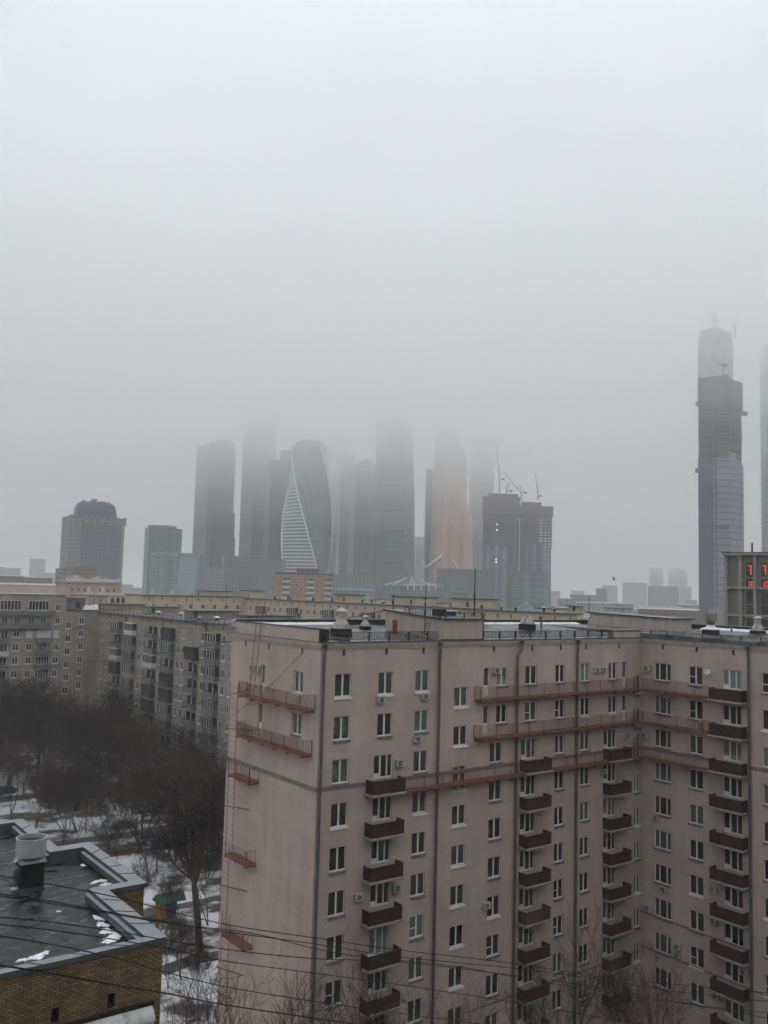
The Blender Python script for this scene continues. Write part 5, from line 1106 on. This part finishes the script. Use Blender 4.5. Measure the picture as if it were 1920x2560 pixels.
mb = MB(); mb.face([evo(s_, j/NS, 1) for s_ in range(4) for j in range(NS)], 'zinc_dark'); mb.build('roof', t, (0, 0, 0), local=True)
mb = MB(); el = Vector(t.location)
for i in range(10):
    a = at_d(723+i*7, 1111-i*1.0, 1250)-el; bb = at_d(724+i*8.2, 1085+abs(i-3)*2.2, 1252)-el; mb.tube(a, bb, .55, 'evo_white', 4)
for i in range(11):
    mb.tube(at_d(792+i*1.9, 1104+i*7, 1250)-el, at_d(829-i*.9, 1118+i*7.5, 1258)-el, .6, 'evo_white', 4)
mb.tube(at_d(724, 1085, 1252)-el, at_d(760, 1088, 1252)-el, .6, 'evo_white', 4); mb.tube(at_d(829, 1118, 1258)-el, at_d(819, 1193, 1258)-el, .6, 'evo_white', 4)
mb.build('crown_ribs', t, (0, 0, 0), local=True)
mb = MB(); mb.loft([[Vector((q.x*k_, q.y*k_, z_)) for q in [evo(s_, f_, 1) for s_ in range(4) for f_ in (0, .5)]] for k_, z_ in ((.8, ztop-1), (.72, ztop+7))], 'cw_dark'); mb.build('roof_block', t, (0, 0, 0), local=True)
# towers right of it
tower('skyscraper', 'faint pale skyscraper just right of the twisted tower, fading in the fog', 806, 862, 1090, DC+260, 'cw_mid', .8, .4)
tower('skyscraper', 'slim grey skyscraper third to the right of the twisted tower base', 836, 876, 1130, DC+160, 'cw_green', .8, .3)
t, w, b, zt = tower('skyscraper', 'stepped skyscraper left of the tall tower with the curved right edge', 866, 936, 1160, DC+90, 'cw_dark', .7, .4)
mb = MB(); mb.box(-w*.2, w*.3, -b*.3, b*.3, zt, zt+9, 'cw_dark'); mb.build('upper_volume', t, (0, 0, 0), local=True)
for k in (-.42, -.1, .25): mb = MB(); mb.box(w*k, w*k+2.0, -b/2-.8, -b/2-.01, 0, zt, 'cw_green'); mb.build('facade_rib', t, (0, 0, 0), local=True)
t = thing('skyscraper', 'tall dark skyscraper with gently curved right edge left of the orange tower', 'skyscraper', (0, 0, 0)); P = at_d(982, 1500, DC); t.location = (P.x, P.y, 0)
def hv(px): q = ray(px, 1500); q.z = 0; return q.normalized()
u = Vector((RT.x, RT.y, 0)).normalized(); v = hv(982); zt = at_d(982, 1030, DC).z; mb = MB(); rings = []
for i in range(13):
    h = i/12; wl = -31.5; wr = 31.5-9*h**2.2; dp = 30*(1-.3*h)
    rings.append([tuple(u*a+v*c_+Vector((0, 0, zt*h))) for a, c_ in ((wl, 6), (wl*.5, -10), (wr*.45, -15), (wr*.9, -7), (wr, 6), (wr*.7, dp), (wl, dp))])
mb.loft(rings, 'cw_dark'); mb.build('wall', t, (0, 0, 0), local=True)
for f in (.46, .70): mb = MB(); mb.loft([[tuple(Vector(p)*1.006) for p in [(q[0], q[1], zt*f) for q in rings[int(f*12)]]], [(q[0]*1.006, q[1]*1.006, zt*f+5) for q in rings[int(f*12)]]], 'cw_deep'); mb.build('service_band', t, (0, 0, 0), local=True)
for a in (-24, -12): mb = MB(); mb.tube(u*a+v*-9, u*a+v*-9+Vector((0, 0, zt*.96)), 1.1, 'cw_green', 4); mb.build('facade_rib', t, (0, 0, 0), local=True)
tower('podium_block', 'dark podium between the stepped skyscraper and the mall roof', 820, 950, 1440, 1240, 'cw_dark', .4, .1, cat='office building')
tower('skyscraper', 'small faint tower in the gap left of the orange tower', 1031, 1058, 1342, 1900, 'cw_mid', .8, .3)
# orange tower
v = hv(1122)
t = thing('orange_tower', 'orange-pink skyscraper with faceted stepped right side', 'skyscraper', (0, 0, 0)); P = at_d(1122, 1500, DC+20); t.location = (P.x, P.y, 0); s1 = (DC+20)/FPX
def zz(y): return at_d(1122, y, DC+20).z
def X(px): return (px-1122)*s1
mb = MB()
prof = [(1071, 1180, 1500), (1072, 1180, 1423), (1073, 1178, 1300), (1075, 1172, 1270), (1076, 1163, 1252), (1077, 1161, 1140), (1078, 1158, 1125), (1079, 1140, 1095), (1080, 1136, 1070)]
rings = []
for l, r_, y in prof: rings.append([tuple(u*a+v*c_+Vector((0, 0, max(0, zz(y)) if y < 1500 else 0))) for a, c_ in ((X(l), 4), (X(l)+8, -8), (X(l)*.2+X(r_)*.8, -10), (X(r_), 4), (X(r_), 30), (X(l), 30))])
mb.loft(rings, 'cw_orange'); mb.build('wall', t, (0, 0, 0), local=True)
for px, yb_, yt_ in ((1102, 1423, 1090), (1117, 1423, 1110), (1126, 1423, 1210), (1096, 1300, 1075)):
    mb = MB(); mb.tube(u*X(px)-v*9+Vector((0, 0, zz(yb_))), u*X(px)-v*9+Vector((0, 0, zz(yt_))), .9, 'mercury_rib', 4); mb.build('facade_rib', t, (0, 0, 0), local=True)
mb = MB(); mb.tube(u*X(1126)-v*11+Vector((0, 0, zz(1395))), u*X(1147)-v*11+Vector((0, 0, zz(1423))), .8, 'evo_white', 4); mb.tube(u*X(1103)-v*12+Vector((0, 0, zz(1390))), u*X(1062)-v*14+Vector((0, 0, zz(1421))), 2.6, 'evo_white', 6, r2=1.0); mb.tube(u*X(1062)-v*14+Vector((0, 0, zz(1421))), u*X(1056)-v*14+Vector((0, 0, zz(1404))), .8, 'evo_white', 4); mb.build('canopy_arch', t, (0, 0, 0), local=True)
mb = MB(); mb.box(-1.3, 1.3, -13, -11, zz(1322), zz(1314), 'cw_deep'); o = mb.build('plant_opening', t, (0, 0, 0), local=True); o.rotation_euler.z = cyw-pi/2
tower('skyscraper', 'grey wing attached to the left side of the orange tower', 1057, 1076, 1170, DC+60, 'cw_green', .8, .2)
tower('skyscraper', 'pale ghostly skyscraper right behind the orange tower', 1168, 1230, 1085, DC+170, 'cw_mid', .7, .3)
tower('office_building', 'dark glass block in front of the orange tower base', 1090, 1228, 1425, 1120, 'cw_deep', .5, .15)
# mall roof with white trusses, pale stadium-like roof
t = arcblock('shopping_mall', 'low dark mall with white roof trusses at the foot of the towers', 950, 1108, 1462, 1090, 'cw_dark', 20, 50)
mb = MB(); tl = Vector(t.location)
for px0, y0p, px1, y1p in ((962, 1462, 1000, 1452), (985, 1462, 1016, 1444), (1000, 1452, 1018, 1444), (1024, 1462, 1030, 1444), (1034, 1462, 1030, 1444), (1042, 1442, 1066, 1458), (1066, 1458, 1090, 1462), (1010, 1462, 1090, 1462), (1018, 1462, 1020, 1474), (1035, 1462, 1036, 1478), (1052, 1462, 1053, 1476), (1072, 1462, 1073, 1478), (1088, 1462, 1089, 1476)):
    mb.tube(at_d(px0, y0p, 1060)-tl, at_d(px1, y1p, 1060)-tl, .7, 'evo_white', 4)
mb.build('roof_truss', t, (0, 0, 0), local=True)
arcblock('exhibition_hall', 'pale green low domed hall right of the orange brick house', 826, 934, 1472, 900, 'cw_green', 16, 40, rim='hut_blue')
tower('office_building', 'low white block in front of the pale green hall', 872, 934, 1482, 780, 'panel_white', .5, .1)
tower('office_building', 'low teal block under the pale green hall', 832, 892, 1486, 700, 'cw_green', .5, .1)
# --- twin towers under construction
v = hv(1292)
t = thing('unfinished_towers', 'pair of unfinished concrete towers with maroon formwork tops and half glazed fronts', 'construction site', (0, 0, 0)); P = at_d(1292, 1500, 1120); t.location = (P.x, P.y, 0); s2 = 1120/FPX
def zc2(y): return at_d(1292, y, 1120).z
def XX(px): return (px-1292)*s2
def slab3(mb, px0, px1, c0_, c1_, y0p, y1p, m):
    mb.loft([[tuple(u*a+v*c_+Vector((0, 0, z))) for a, c_ in ((XX(px0), c0_), (XX(px1), c0_), (XX(px1), c1_), (XX(px0), c1_))] for z in (zc2(y0p) if y0p < 1600 else 0, zc2(y1p))], m)
mb = MB(); slab3(mb, 1204, 1296, 4, 30, 1600, 1290, 'skeleton'); mb.build('left_tower_frame', t, (0, 0, 0), local=True)
mb = MB(); slab3(mb, 1202, 1297, 1, 31, 1286, 1240, 'net_maroon'); slab3(mb, 1214, 1292, 3, 30, 1239.5, 1232, 'net_maroon'); mb.build('formwork', t, (0, 0, 0), local=True)
mb = MB(); slab3(mb, 1297, 1346, 0, 26, 1600, 1290, 'skeleton'); mb.build('right_tower_frame', t, (0, 0, 0), local=True)
mb = MB(); slab3(mb, 1295, 1381, -3, 28, 1286, 1262, 'net_maroon'); slab3(mb, 1300, 1350, -1, 26, 1261.5, 1252, 'net_maroon'); mb.build('formwork', t, (0, 0, 0), local=True)
mb = MB(); y = 1290    # open floors: slabs and columns with daylight between
for i in range(11): slab3(mb, 1346.2, 1378-(i % 3), -2, 26, 1294+i*7.5, 1291.5+i*7.5, 'skeleton')
for px in (1357, 1367, 1376): slab3(mb, px, px+1.8, 0, 2, 1370, 1291, 'skeleton'); slab3(mb, px, px+1.8, 20, 22, 1370, 1291, 'skeleton')
mb.build('open_floors', t, (0, 0, 0), local=True)
mb = MB(); slab3(mb, 1346.2, 1376, -1, 26, 1600, 1372, 'cw_grey'); mb.build('right_corner', t, (0, 0, 0), local=True)
mb = MB(); slab3(mb, 1206, 1266, -1, 3.8, 1600, 1366, 'cw_stripe'); slab3(mb, 1240, 1264, -2, -1.05, 1600, 1374, 'cw_grey'); mb.build('curtain_wall', t, (0, 0, 0), local=True)
mb = MB(); slab3(mb, 1314, 1358, -3, -.1, 1600, 1357, 'cw_stripe'); slab3(mb, 1280, 1376, -9, -3.1, 1600, 1428, 'cw_dark'); mb.build('curtain_wall', t, (0, 0, 0), local=True)
for px, y in ((1240, 1311), (1240, 1326), (1239, 1400), (1239, 1406), (1341, 1251)):
    mb = MB(); c = u*XX(px)-v*4+Vector((0, 0, zc2(y))); mb.loft([[tuple(c+Vector((a*.3, b_*.3, z))) for a, b_ in ((-1, -1), (1, -1), (1, 1), (-1, 1))] for z in (-.3, .3)], 'site_lamp'); mb.build('site_lamp', t, (0, 0, 0), local=True)
def crane(d, base, cab, tip, tail, label, w=.9):
    B, Cb, T_, Tl = [at_d(*p, d) for p in (base, cab, tip, tail)]; t = thing('tower_crane', label, 'crane', B); m = MB(); m.bar(B-B-Vector((0, 0, 6)), Cb-B, w, 'concrete'); m.build('mast', t, (0, 0, 0), local=True)
    m = MB(); m.bar(Cb-B, T_-B, w*.7, 'concrete'); m.build('jib', t, (0, 0, 0), local=True)
    m = MB(); m.bar(Cb-B, Tl-B, w, 'concrete'); m.bar(Tl-B, (Tl+Vector((0, 0, -2)))-B, w*3, 'dark_metal'); m.build('counter_jib', t, (0, 0, 0), local=True)
    m = MB(); ap = Cb.lerp(T_, .06)+Vector((0, 0, 7))*(d/1120); m.bar(Cb-B, ap-B, w*.6, 'concrete'); m.bar(ap-B, T_-B, w*.22, 'concrete'); m.bar(ap-B, Tl-B, w*.22, 'concrete'); m.build('a_frame', t, (0, 0, 0), local=True)
crane(1120, (1249, 1232), (1249, 1198), (1241, 1120), (1258, 1196), 'leftmost crane over the unfinished pair, jib nearly upright')
crane(1125, (1266, 1232), (1266, 1228), (1274, 1205), (1278, 1226), 'second crane over the unfinished pair, low among the left formwork')
crane(1120, (1303, 1252), (1303, 1232), (1258, 1180), (1313, 1230), 'third crane over the unfinished pair, long jib sloping up to the left')
crane(1130, (1345, 1252), (1345, 1240), (1338, 1180), (1350, 1238), 'rightmost crane over the unfinished pair, thin steep jib')
# --- near unfinished skyscraper on the right and the glazed one behind it
v = hv(1804)
t = thing('unfinished_skyscraper', 'tall skyscraper with glazed lower half and raw dark concrete upper floors at right', 'skyscraper', (0, 0, 0)); D2 = 700; P = at_d(1804, 1500, D2); t.location = (P.x, P.y, 0); s3 = D2/FPX
def z3(y): return at_d(1804, y, D2).z
def U(px): return (px-1804)*s3
def sl3(mb, pts, y0p, y1p, m, dz=0): mb.loft([[tuple(u*U(a)+v*c_+Vector((0, 0, z))) for a, c_ in pts] for z in (z3(y0p) if y0p < 1600 else 0, z3(y1p))], m)
F0 = [(1747, 0), (1827, -3), (1858, 10), (1858, 30), (1750, 32)]
mb = MB(); sl3(mb, F0, 1600, 1142, 'cw_grey'); mb.build('curtain_wall', t, (0, 0, 0), local=True)
mb = MB(); sl3(mb, [(1800, -2.6), (1826, -3.6), (1843, 3), (1843, 20), (1800, 20)], 1142, 1125, 'cw_grey'); mb.build('curtain_wall', t, (0, 0, 0), local=True)
mb = MB(); sl3(mb, [(1849, 6), (1862, 11), (1862, 28), (1849, 28)], 1600, 1153, 'cw_grey'); mb.build('curtain_wall', t, (0, 0, 0), local=True)
mb = MB()
for px in (1778, 1785, 1792): sl3(mb, [(px-1, -2.2), (px+2, -2.4), (px+2, 0), (px-1, 0)], 1600, 1143, 'cw_stripe')
mb.build('facade_rib', t, (0, 0, 0), local=True)
mb = MB(); sl3(mb, [(1748, -.6), (1825, -3.6), (1825, -1), (1748, .1)], 1322, 1311, 'cw_dark'); mb.build('service_band', t, (0, 0, 0), local=True)
mb = MB(); sl3(mb, [(1752, 2), (1826, 0), (1852, 11), (1852, 28), (1754, 28)], 1142, 1000, 'skeleton'); mb.build('concrete_core', t, (0, 0, 0), local=True)
mb = MB()
rk = random.Random(4)
for i in range(16):
    y = 1138-i*8.8; o_ = rk.uniform(0, 2.2); sl3(mb, [(1748.5-o_, 0), (1828, -3), (1858+o_, 10), (1858+o_, 30), (1751, 32)], y, y-2.2, 'skeleton')
for px, c_ in ((1749, 1), (1765, 0), (1783, -1), (1800, -1.5), (1826, -2), (1842, 4), (1856, 11)): sl3(mb, [(px, c_), (px+2, c_), (px+2, c_+1), (px, c_+1)], 1142, 1000, 'concrete')
mb.build('open_floors', t, (0, 0, 0), local=True)
mb = MB(); sl3(mb, [(1747, -.5), (1790, -3), (1832, -4), (1862, 8), (1862, 30), (1749, 32)], 1004, 938, 'skeleton'); 
mb.loft([[tuple(u*U(a)+v*c_+Vector((0, 0, z3(y)))) for a, c_, y in q] for q in ([(1747, -.5, 938), (1790, -3, 938), (1832, -4, 938), (1862, 8, 962), (1862, 30, 962), (1749, 32, 938)], [(1748, -.2, 935), (1792, -2.5, 930), (1822, -3, 925), (1848, 8, 945), (1848, 28, 945), (1749, 30, 935)])], 'skeleton'); mb.build('formwork', t, (0, 0, 0), local=True)
for a in ((1741, 1748, 1002, 992), (1858, 1874, 1024, 1015), (1739, 1746, 1176, 1166)):
    mb = MB(); sl3(mb, [(a[0], 4), (a[1], 4), (a[1], 9), (a[0], 9)], a[2], a[3], 'concrete'); mb.build('loading_platform', t, (0, 0, 0), local=True)
mb = MB(); sl3(mb, [(1746, -1.2), (1862, -4.8), (1864, 30), (1746, 34)], 1600, 1521, 'cw_stripe'); mb.build('podium', t, (0, 0, 0), local=True)
crane(705, (1808, 926), (1807, 915), (1790, 905), (1813, 910), 'small dark crane on top of the nearer unfinished skyscraper', .8)
v = hv(1793)
t = thing('skyscraper', 'paler taller glazed skyscraper behind the unfinished one at right, cranes on its roof', 'skyscraper', (0, 0, 0)); D3 = 790; P = at_d(1793, 1500, D3); t.location = (P.x, P.y, 0); s4 = D3/FPX
def z4(y): return at_d(1793, y, D3).z
def U4(px): return (px-1793)*s4
mb = MB(); F4 = [(1748, 0), (1795, -6), (1838, 0), (1838, 26), (1750, 28)]
mb.loft([[tuple(u*U4(a)+v*c_+Vector((0, 0, z))) for a, c_ in F4] for z in (0, z4(840))], 'cw_grey'); mb.build('curtain_wall', t, (0, 0, 0), local=True)
mb = MB(); mb.loft([[tuple(u*U4(a)+v*c_+Vector((0, 0, z4(y_)))) for a, c_, y_ in q] for q in ([(1751, 1, 840), (1795, -5, 840), (1836, 1, 840), (1836, 25, 840), (1752, 27, 840)], [(1751, 1, 810), (1797, -5, 802), (1835, 1, 814), (1835, 25, 814), (1752, 27, 810)])], 'cw_dark'); mb.build('crown', t, (0, 0, 0), local=True)
crane(792, (1785, 802), (1783, 798), (1774, 782), (1790, 797), 'left crane on the roof of the paler tower at right', .8)
crane(796, (1792, 802), (1792, 794), (1795, 768), (1788, 796), 'middle crane on the roof of the paler tower at right', .8)
crane(794, (1838, 830), (1838, 814), (1845, 790), (1834, 812), 'crane on the right side of the paler tower at right', .8)
tower('skyscraper', 'skyscraper cut by the right edge of the picture, fading upward', 1909, 1990, 860, 900, 'cw_grey', .7, .3)
# --- orange brick apartment house
t, w, b, zt = tower('apartment_house', 'orange brick apartment house with white balconies below the twisted tower', 685, 832, 1437, 500, 'orange_brick', .45, .10, yb=1490)
for zi in range(5):
    z = zt-3.6-3.0*zi
    for k, x in enumerate((-.46, -.24, -.165, -.09, -.02, .19, .30)): PR.put('ob', lambda: winbox(1.3, 1.5, 2, gm='glass_mid', sill=False), 'window', t, (x*w, -b/2-.03, z), 0).parent = t
for zi in range(5):
    z = zt-4.6-3.0*zi
    for x in (-.40, .03, .34):
        def mk():
            m = MB(); m.box(0, 4.0, -1.3, 0, 0, 1.1, 'white_panel'); m.box(.1, 3.9, -1.2, -.05, 1.103, 2.5, 'glass_mid')
            for i in range(5): m.box(.0+i*.95, .12+i*.95, -1.3, -1.203, 1.103, 2.6, 'white_frame')
            return m
        PR.put('obb', mk, 'balcony', t, (x*w, -b/2, z), 0).parent = t
# window positions above are local to the house: undo the world offset used by place()
for o in list(t.children):
    if o.name.split('.')[0] in ('window', 'balcony'): o.location = Vector(o.location)+Vector(t.location)
mb = MB(); mb.box(-4, 8, -3, 3, zt+.8, zt+3.6, 'brown_block'); mb.build('penthouse', t, (0, 0, 0), local=True)
# --- concrete frame building with red digits at the right edge
FY = at_d(1810, 1400, 160); t = thing('clock_building', 'grey concrete grid building with glowing red digits, at the right edge', 'building', (0, 0, 0))
u2 = (at_d(1990, 1378, 152)-at_d(1810, 1381, 160)); u2.z = 0; u2.normalize(); v2 = Vector((-u2.y, u2.x, 0)); P = at_d(1810, 1500, 160); t.location = (P.x, P.y, 0); t.rotation_euler.z = atan2(u2.y, u2.x)
zt = at_d(1810, 1382, 160).z; sc = 160/FPX
mb = MB(); mb.box(.5, 16, .6, 14, 0, zt-.5, 'concrete', skip='b'); mb.build('wall', t, (0, 0, 0), local=True)
mb = MB(); mb.box(-.25, 16.3, -.35, 14.3, zt-.45, zt, 'concrete_light'); mb.box(-.3, 16.4, -.4, 14.4, zt+.003, zt+.12, 'dark_metal'); mb.build('cornice', t, (0, 0, 0), local=True)
modw = 34*sc*1.0; zrow = [at_d(1820, y, 160).z for y in (1381, 1469, 1537, 1610)]
for i in range(7):
    x = .12+i*(35.0*sc); mb = MB(); mb.box(x, x+.52, -.12, .6, 0, zt-.47, 'concrete_light')
    z = zt-1.2
    while z > 25: mb.box(x-.04, x+.56, -.16, .6, z, z+.06, 'concrete'); z -= 1.45
    mb.build('pillar', t, (0, 0, 0), local=True)
for z in zrow[1:]: mb = MB(); mb.box(-.1, 16, -.18, .6, z-.2, z+.2, 'concrete_light'); mb.build('floor_beam', t, (0, 0, 0), local=True)
def seg7(s, w_, h_, th):
    S7 = {'7': 'abc', '1': 'bc', '0': 'abcdef', 'C': 'adef'}[s]; q = []
    R_ = {'a': (0, w_, h_-th, h_), 'b': (w_-th, w_, h_/2, h_), 'c': (w_-th, w_, 0, h_/2), 'd': (0, w_, 0, th), 'e': (0, th, 0, h_/2), 'f': (0, th, h_/2, h_)}
    for k in S7: q.append(R_[k])
    return q
for ci, x in enumerate((.12+35*sc+.62, .12+70*sc+.62)):
    mb = MB(); mb.box(x+.55, x+1.85, .50, .598, zt-4.2, zt-1.7, 'glass_dark'); mb.build('window', t, (0, 0, 0), local=True)
    mb = MB(); mb.box(x+.55, x+1.85, .50, .598, zt-6.2, zt-4.6, 'glass_dark'); mb.build('window', t, (0, 0, 0), local=True)
    for z0_ in (zrow[1]-2.8, zrow[2]-2.8, zrow[1]-5.2): 
        mb = MB(); mb.box(x+.55, x+1.7, .50, .598, z0_, z0_+2.2, 'glass_dark'); mb.build('window', t, (0, 0, 0), local=True)
    mb = MB()
    for a, b_, c_, d_ in seg7('7', .68, 1.7, .17): mb.box(x+.8+a, x+.8+b_, .36, .46, zt-3.9+c_, zt-3.9+d_, 'red_led')
    mb.box(x+1.05, x+1.31, .36, .46, zt-3.1, zt-2.98, 'red_led'); mb.build('digit', t, (0, 0, 0), local=True)
    for k, s_ in enumerate(('1', '0') if ci == 0 else ('1', 'C')):
        mb = MB()
        for a, b_, c_, d_ in seg7(s_, .42, .9, .12): mb.box(x+.72+k*.66+a, x+.72+k*.66+b_, .36, .46, zt-5.95+c_, zt-5.95+d_, 'red_led')
        mb.build('digit', t, (0, 0, 0), local=True)
for x, w_, h_ in ((4.2, .25, 1.8), (8, 2.5, .6)): mb = MB(); mb.box(x, x+w_, 2, 2+w_, zt+.12, zt+.12+h_, 'dark_metal'); mb.build('roof_vent', t, (0, 0, 0), local=True)
# --- mid-distance blocks and houses
far = [ (1621, 1695, 1467, 1300, 'panel_block', 'grey balconied tower block right of centre in the distance, nearest of the far blocks'), (1557, 1616, 1457, 2000, 'panel_block', 'pale tower block left of the grey balconied one in the haze'), (1623, 1657, 1419, 2700, 'cw_mid', 'faintest narrow tower above the grey balconied block'),
 (1672, 1717, 1423, 2800, 'cw_mid', 'faint broad tower left of the unfinished skyscraper'), (1506, 1543, 1464, 1900, 'panel_block', 'hazy block behind the brown block'), (1490, 1517, 1472, 1250, 'brown_block', 'brown block in the haze, taller of the brown pair'), (1426, 1492, 1488, 1150, 'brown_block', 'low wide brown block in the haze'), (1395, 1430, 1497, 850, 'panel_white', 'small white block at the right foot of the unfinished pair'),
 (1696, 1728, 1468, 2100, 'panel_block', 'hazy block right of the grey balconied one'), (1716, 1742, 1500, 1400, 'panel_block', 'low hazy block beside the unfinished skyscraper foot'), (1428, 1460, 1477, 2300, 'panel_block', 'very faint block left of the brown pair'), (1690, 1745, 1512, 1100, 'brown_block', 'low brown strip of houses left of the skyscraper podium'),
 (1595, 1700, 1518, 900, 'panel_white', 'long low pale building under the grey balconied block'), (1440, 1580, 1508, 950, 'panel_white', 'long low pale building with snowy roof right of the unfinished pair'), (1378, 1450, 1520, 640, 'panel_white', 'pale grey workshop behind the blue gable'), (1512, 1580, 1522, 620, 'panel_white', 'pale workshop behind the right penthouse'), (1600, 1745, 1524, 560, 'brown_block', 'dark low warehouse with snowy roof left of the skyscraper'),
 (70, 107, 1397, 2000, 'panel_block', 'lone hazy tower block at far left'), (12, 46, 1421, 1700, 'panel_block', 'hazy low block at far left, right one of the pair'), (-30, 8, 1418, 1800, 'panel_block', 'hazy block cut by the left edge'), (-20, 60, 1440, 900, 'brown_block', 'brown flat roofed block at the left edge above the olive wing'), (60, 126, 1444, 850, 'brown_block', 'second brown block beside the first at far left'), (98, 140, 1432, 1900, 'panel_block', 'faint block left of the domed tower'),
 (298, 330, 1462, 1500, 'panel_block', 'faint low block right of the domed tower'), (322, 358, 1470, 1300, 'panel_white', 'pale low block left of the short dark tower'), (940, 975, 1474, 950, 'cw_dark', 'dark low block left of the mall'), (-30, 140, 1462, 420, 'cream_wall', 'cream house with flat roof above the olive wing at the left'), (1133, 1166, 1487, 640, 'hotel_stone', 'beige block in front of the dark glass block'),
 (1376, 1400, 1478, 1700, 'panel_block', 'faint block right of the unfinished pair')]
for pl, pr_, ty, d, m, lb in [(q[0], q[1], q[2], q[3]*(1.35 if q[3] > 1000 else 1), *q[4:]) for q in far]: tower('building' if m.startswith('cw') else 'apartment_block', lb, pl, pr_, ty, d, m, .5, rd.uniform(-.3, .3), yb=1500, roof='snow' if rd.random() < .6 else 'zinc_dark')
# nearer roofs peeping over the pink block
def house(px0, px1, yt, d, wall, roofm, label, h=3.2, hip=False):
    pc = (px0+px1)/2; P = at_d(pc, yt, d); w = (px1-px0)*d/FPX; yaw = atan2(FW.y, FW.x)-pi/2+.12
    t = thing('rooftop_building', label, 'building', (P.x, P.y, 0), yaw); zt = P.z; mb = MB(); mb.box(-w/2, w/2, 0, w*.5, 0, zt-.2, wall, skip='b'); mb.build('wall', t, (0, 0, 0), local=True)
    mb = MB(); mb.box(-w/2-.3, w/2+.3, -.3, w*.5+.3, zt-.198, zt, roofm); mb.build('roof', t, (0, 0, 0), local=True)
    for i in range(max(1, int(w/5))):
        x = -w/2+1.4+i*5; mb = MB(); mb.box(x, x+1.2, -.05, .1, zt-2.2, zt-.8, 'glass_dark'); mb.build('window', t, (0, 0, 0), local=True)
house(1348, 1428, 1521, 260, 'stone', 'dark_metal', 'beige rooftop house right of the blue gable'); house(1080, 1136, 1507, 300, 'cream_wall', 'dark_metal', 'beige rooftop house between the two tall masts'); house(1130, 1206, 1516, 280, 'cream_wall', 'zinc_dark', 'cream rooftop house right of the tallest mast'); house(1398, 1468, 1519, 420, 'panel_white', 'snow', 'white rooftop house left of the right penthouse')
house(945, 1008, 1499, 330, 'cream_wall', 'zinc_dark', 'cream rooftop house left of the tallest masts')
v = hv(1312)
t = thing('glass_gable', 'pale blue gabled rooftop pavilion in front of the unfinished pair', 'building', at_d(1312, 1540, 330)); mb = MB(); s_ = 330/FPX
G5 = [(-26*s_, 0), (26*s_, 0), (26*s_, 16*s_), (30*s_, 14*s_), (2*s_, 33*s_), (-30*s_, 14*s_), (-26*s_, 16*s_)]
fr0 = [u*a+Vector((0, 0, b_)) for a, b_ in G5]; bk0 = [p+v*10 for p in fr0]; mb.loft([fr0, bk0], 'hut_blue'); mb.build('gable_wall', t, (0, 0, 0), local=True)
# scattered snowy low roofs of the city floor
for i in range(70):
    d = rk.uniform(480, 1500); px = rk.choice([rk.uniform(-20, 560), rk.uniform(1380, 1760)]); P = at_d(px, 1500, d); P.z = 0; h = rk.uniform(8, 22)+ (d-480)*.004; w = rk.uniform(14, 40); b = rk.uniform(12, 18)
    t = thing('low_house', 'low snow-roofed house in the hazy city floor, '+('left of the skyscrapers' if px < 700 else 'right of the unfinished pair'), 'house', P, rk.uniform(-.4, .4)+.1, 'low houses of the hazy city floor '+('left' if px < 700 else 'right'))
    mb = MB(); mb.box(-w/2, w/2, -b/2, b/2, 0, h, rk.choice(['panel_block', 'brown_block', 'panel_white', 'cream_wall']), skip='b'); mb.build('wall', t, (0, 0, 0), local=True)
    mb = MB(); mb.box(-w/2-.2, w/2+.2, -b/2-.2, b/2+.2, h, h+.5, rk.choice(['snow', 'snow', 'zinc_dark'])); mb.build('roof', t, (0, 0, 0), local=True)

# ================================================================== HAZE AND LOW CLOUD
def volume(name, x, z0, z1, dens, col):
    m = bpy.data.materials.new(name); m.use_nodes = True; ns = m.node_tree.nodes; ns.clear(); o = ns.new('ShaderNodeOutputMaterial'); p = ns.new('ShaderNodeVolumePrincipled')
    p.inputs['Color'].default_value = (*col, 1); p.inputs['Density'].default_value = dens; p.inputs['Anisotropy'].default_value = 0.0; m.node_tree.links.new(p.outputs[0], o.inputs['Volume'])
    MATS[name] = m; mb = MB(); mb.box(-x, x, -x, x, z0, z1, name); ob_ = mb.build(name); tag(ob_, kind='stuff'); return ob_
FOGC = (0.957, 0.968, 0.936)
volume('haze', 7100, -1.0, 332, HAZE, FOGC)
for i, (z0, dn) in enumerate(((125, .0006), (175, .0013), (225, .0029), (275, .0055))): volume('low_cloud', 7080-i*10, z0, 331-i*.5, dn*CLOUD, FOGC)
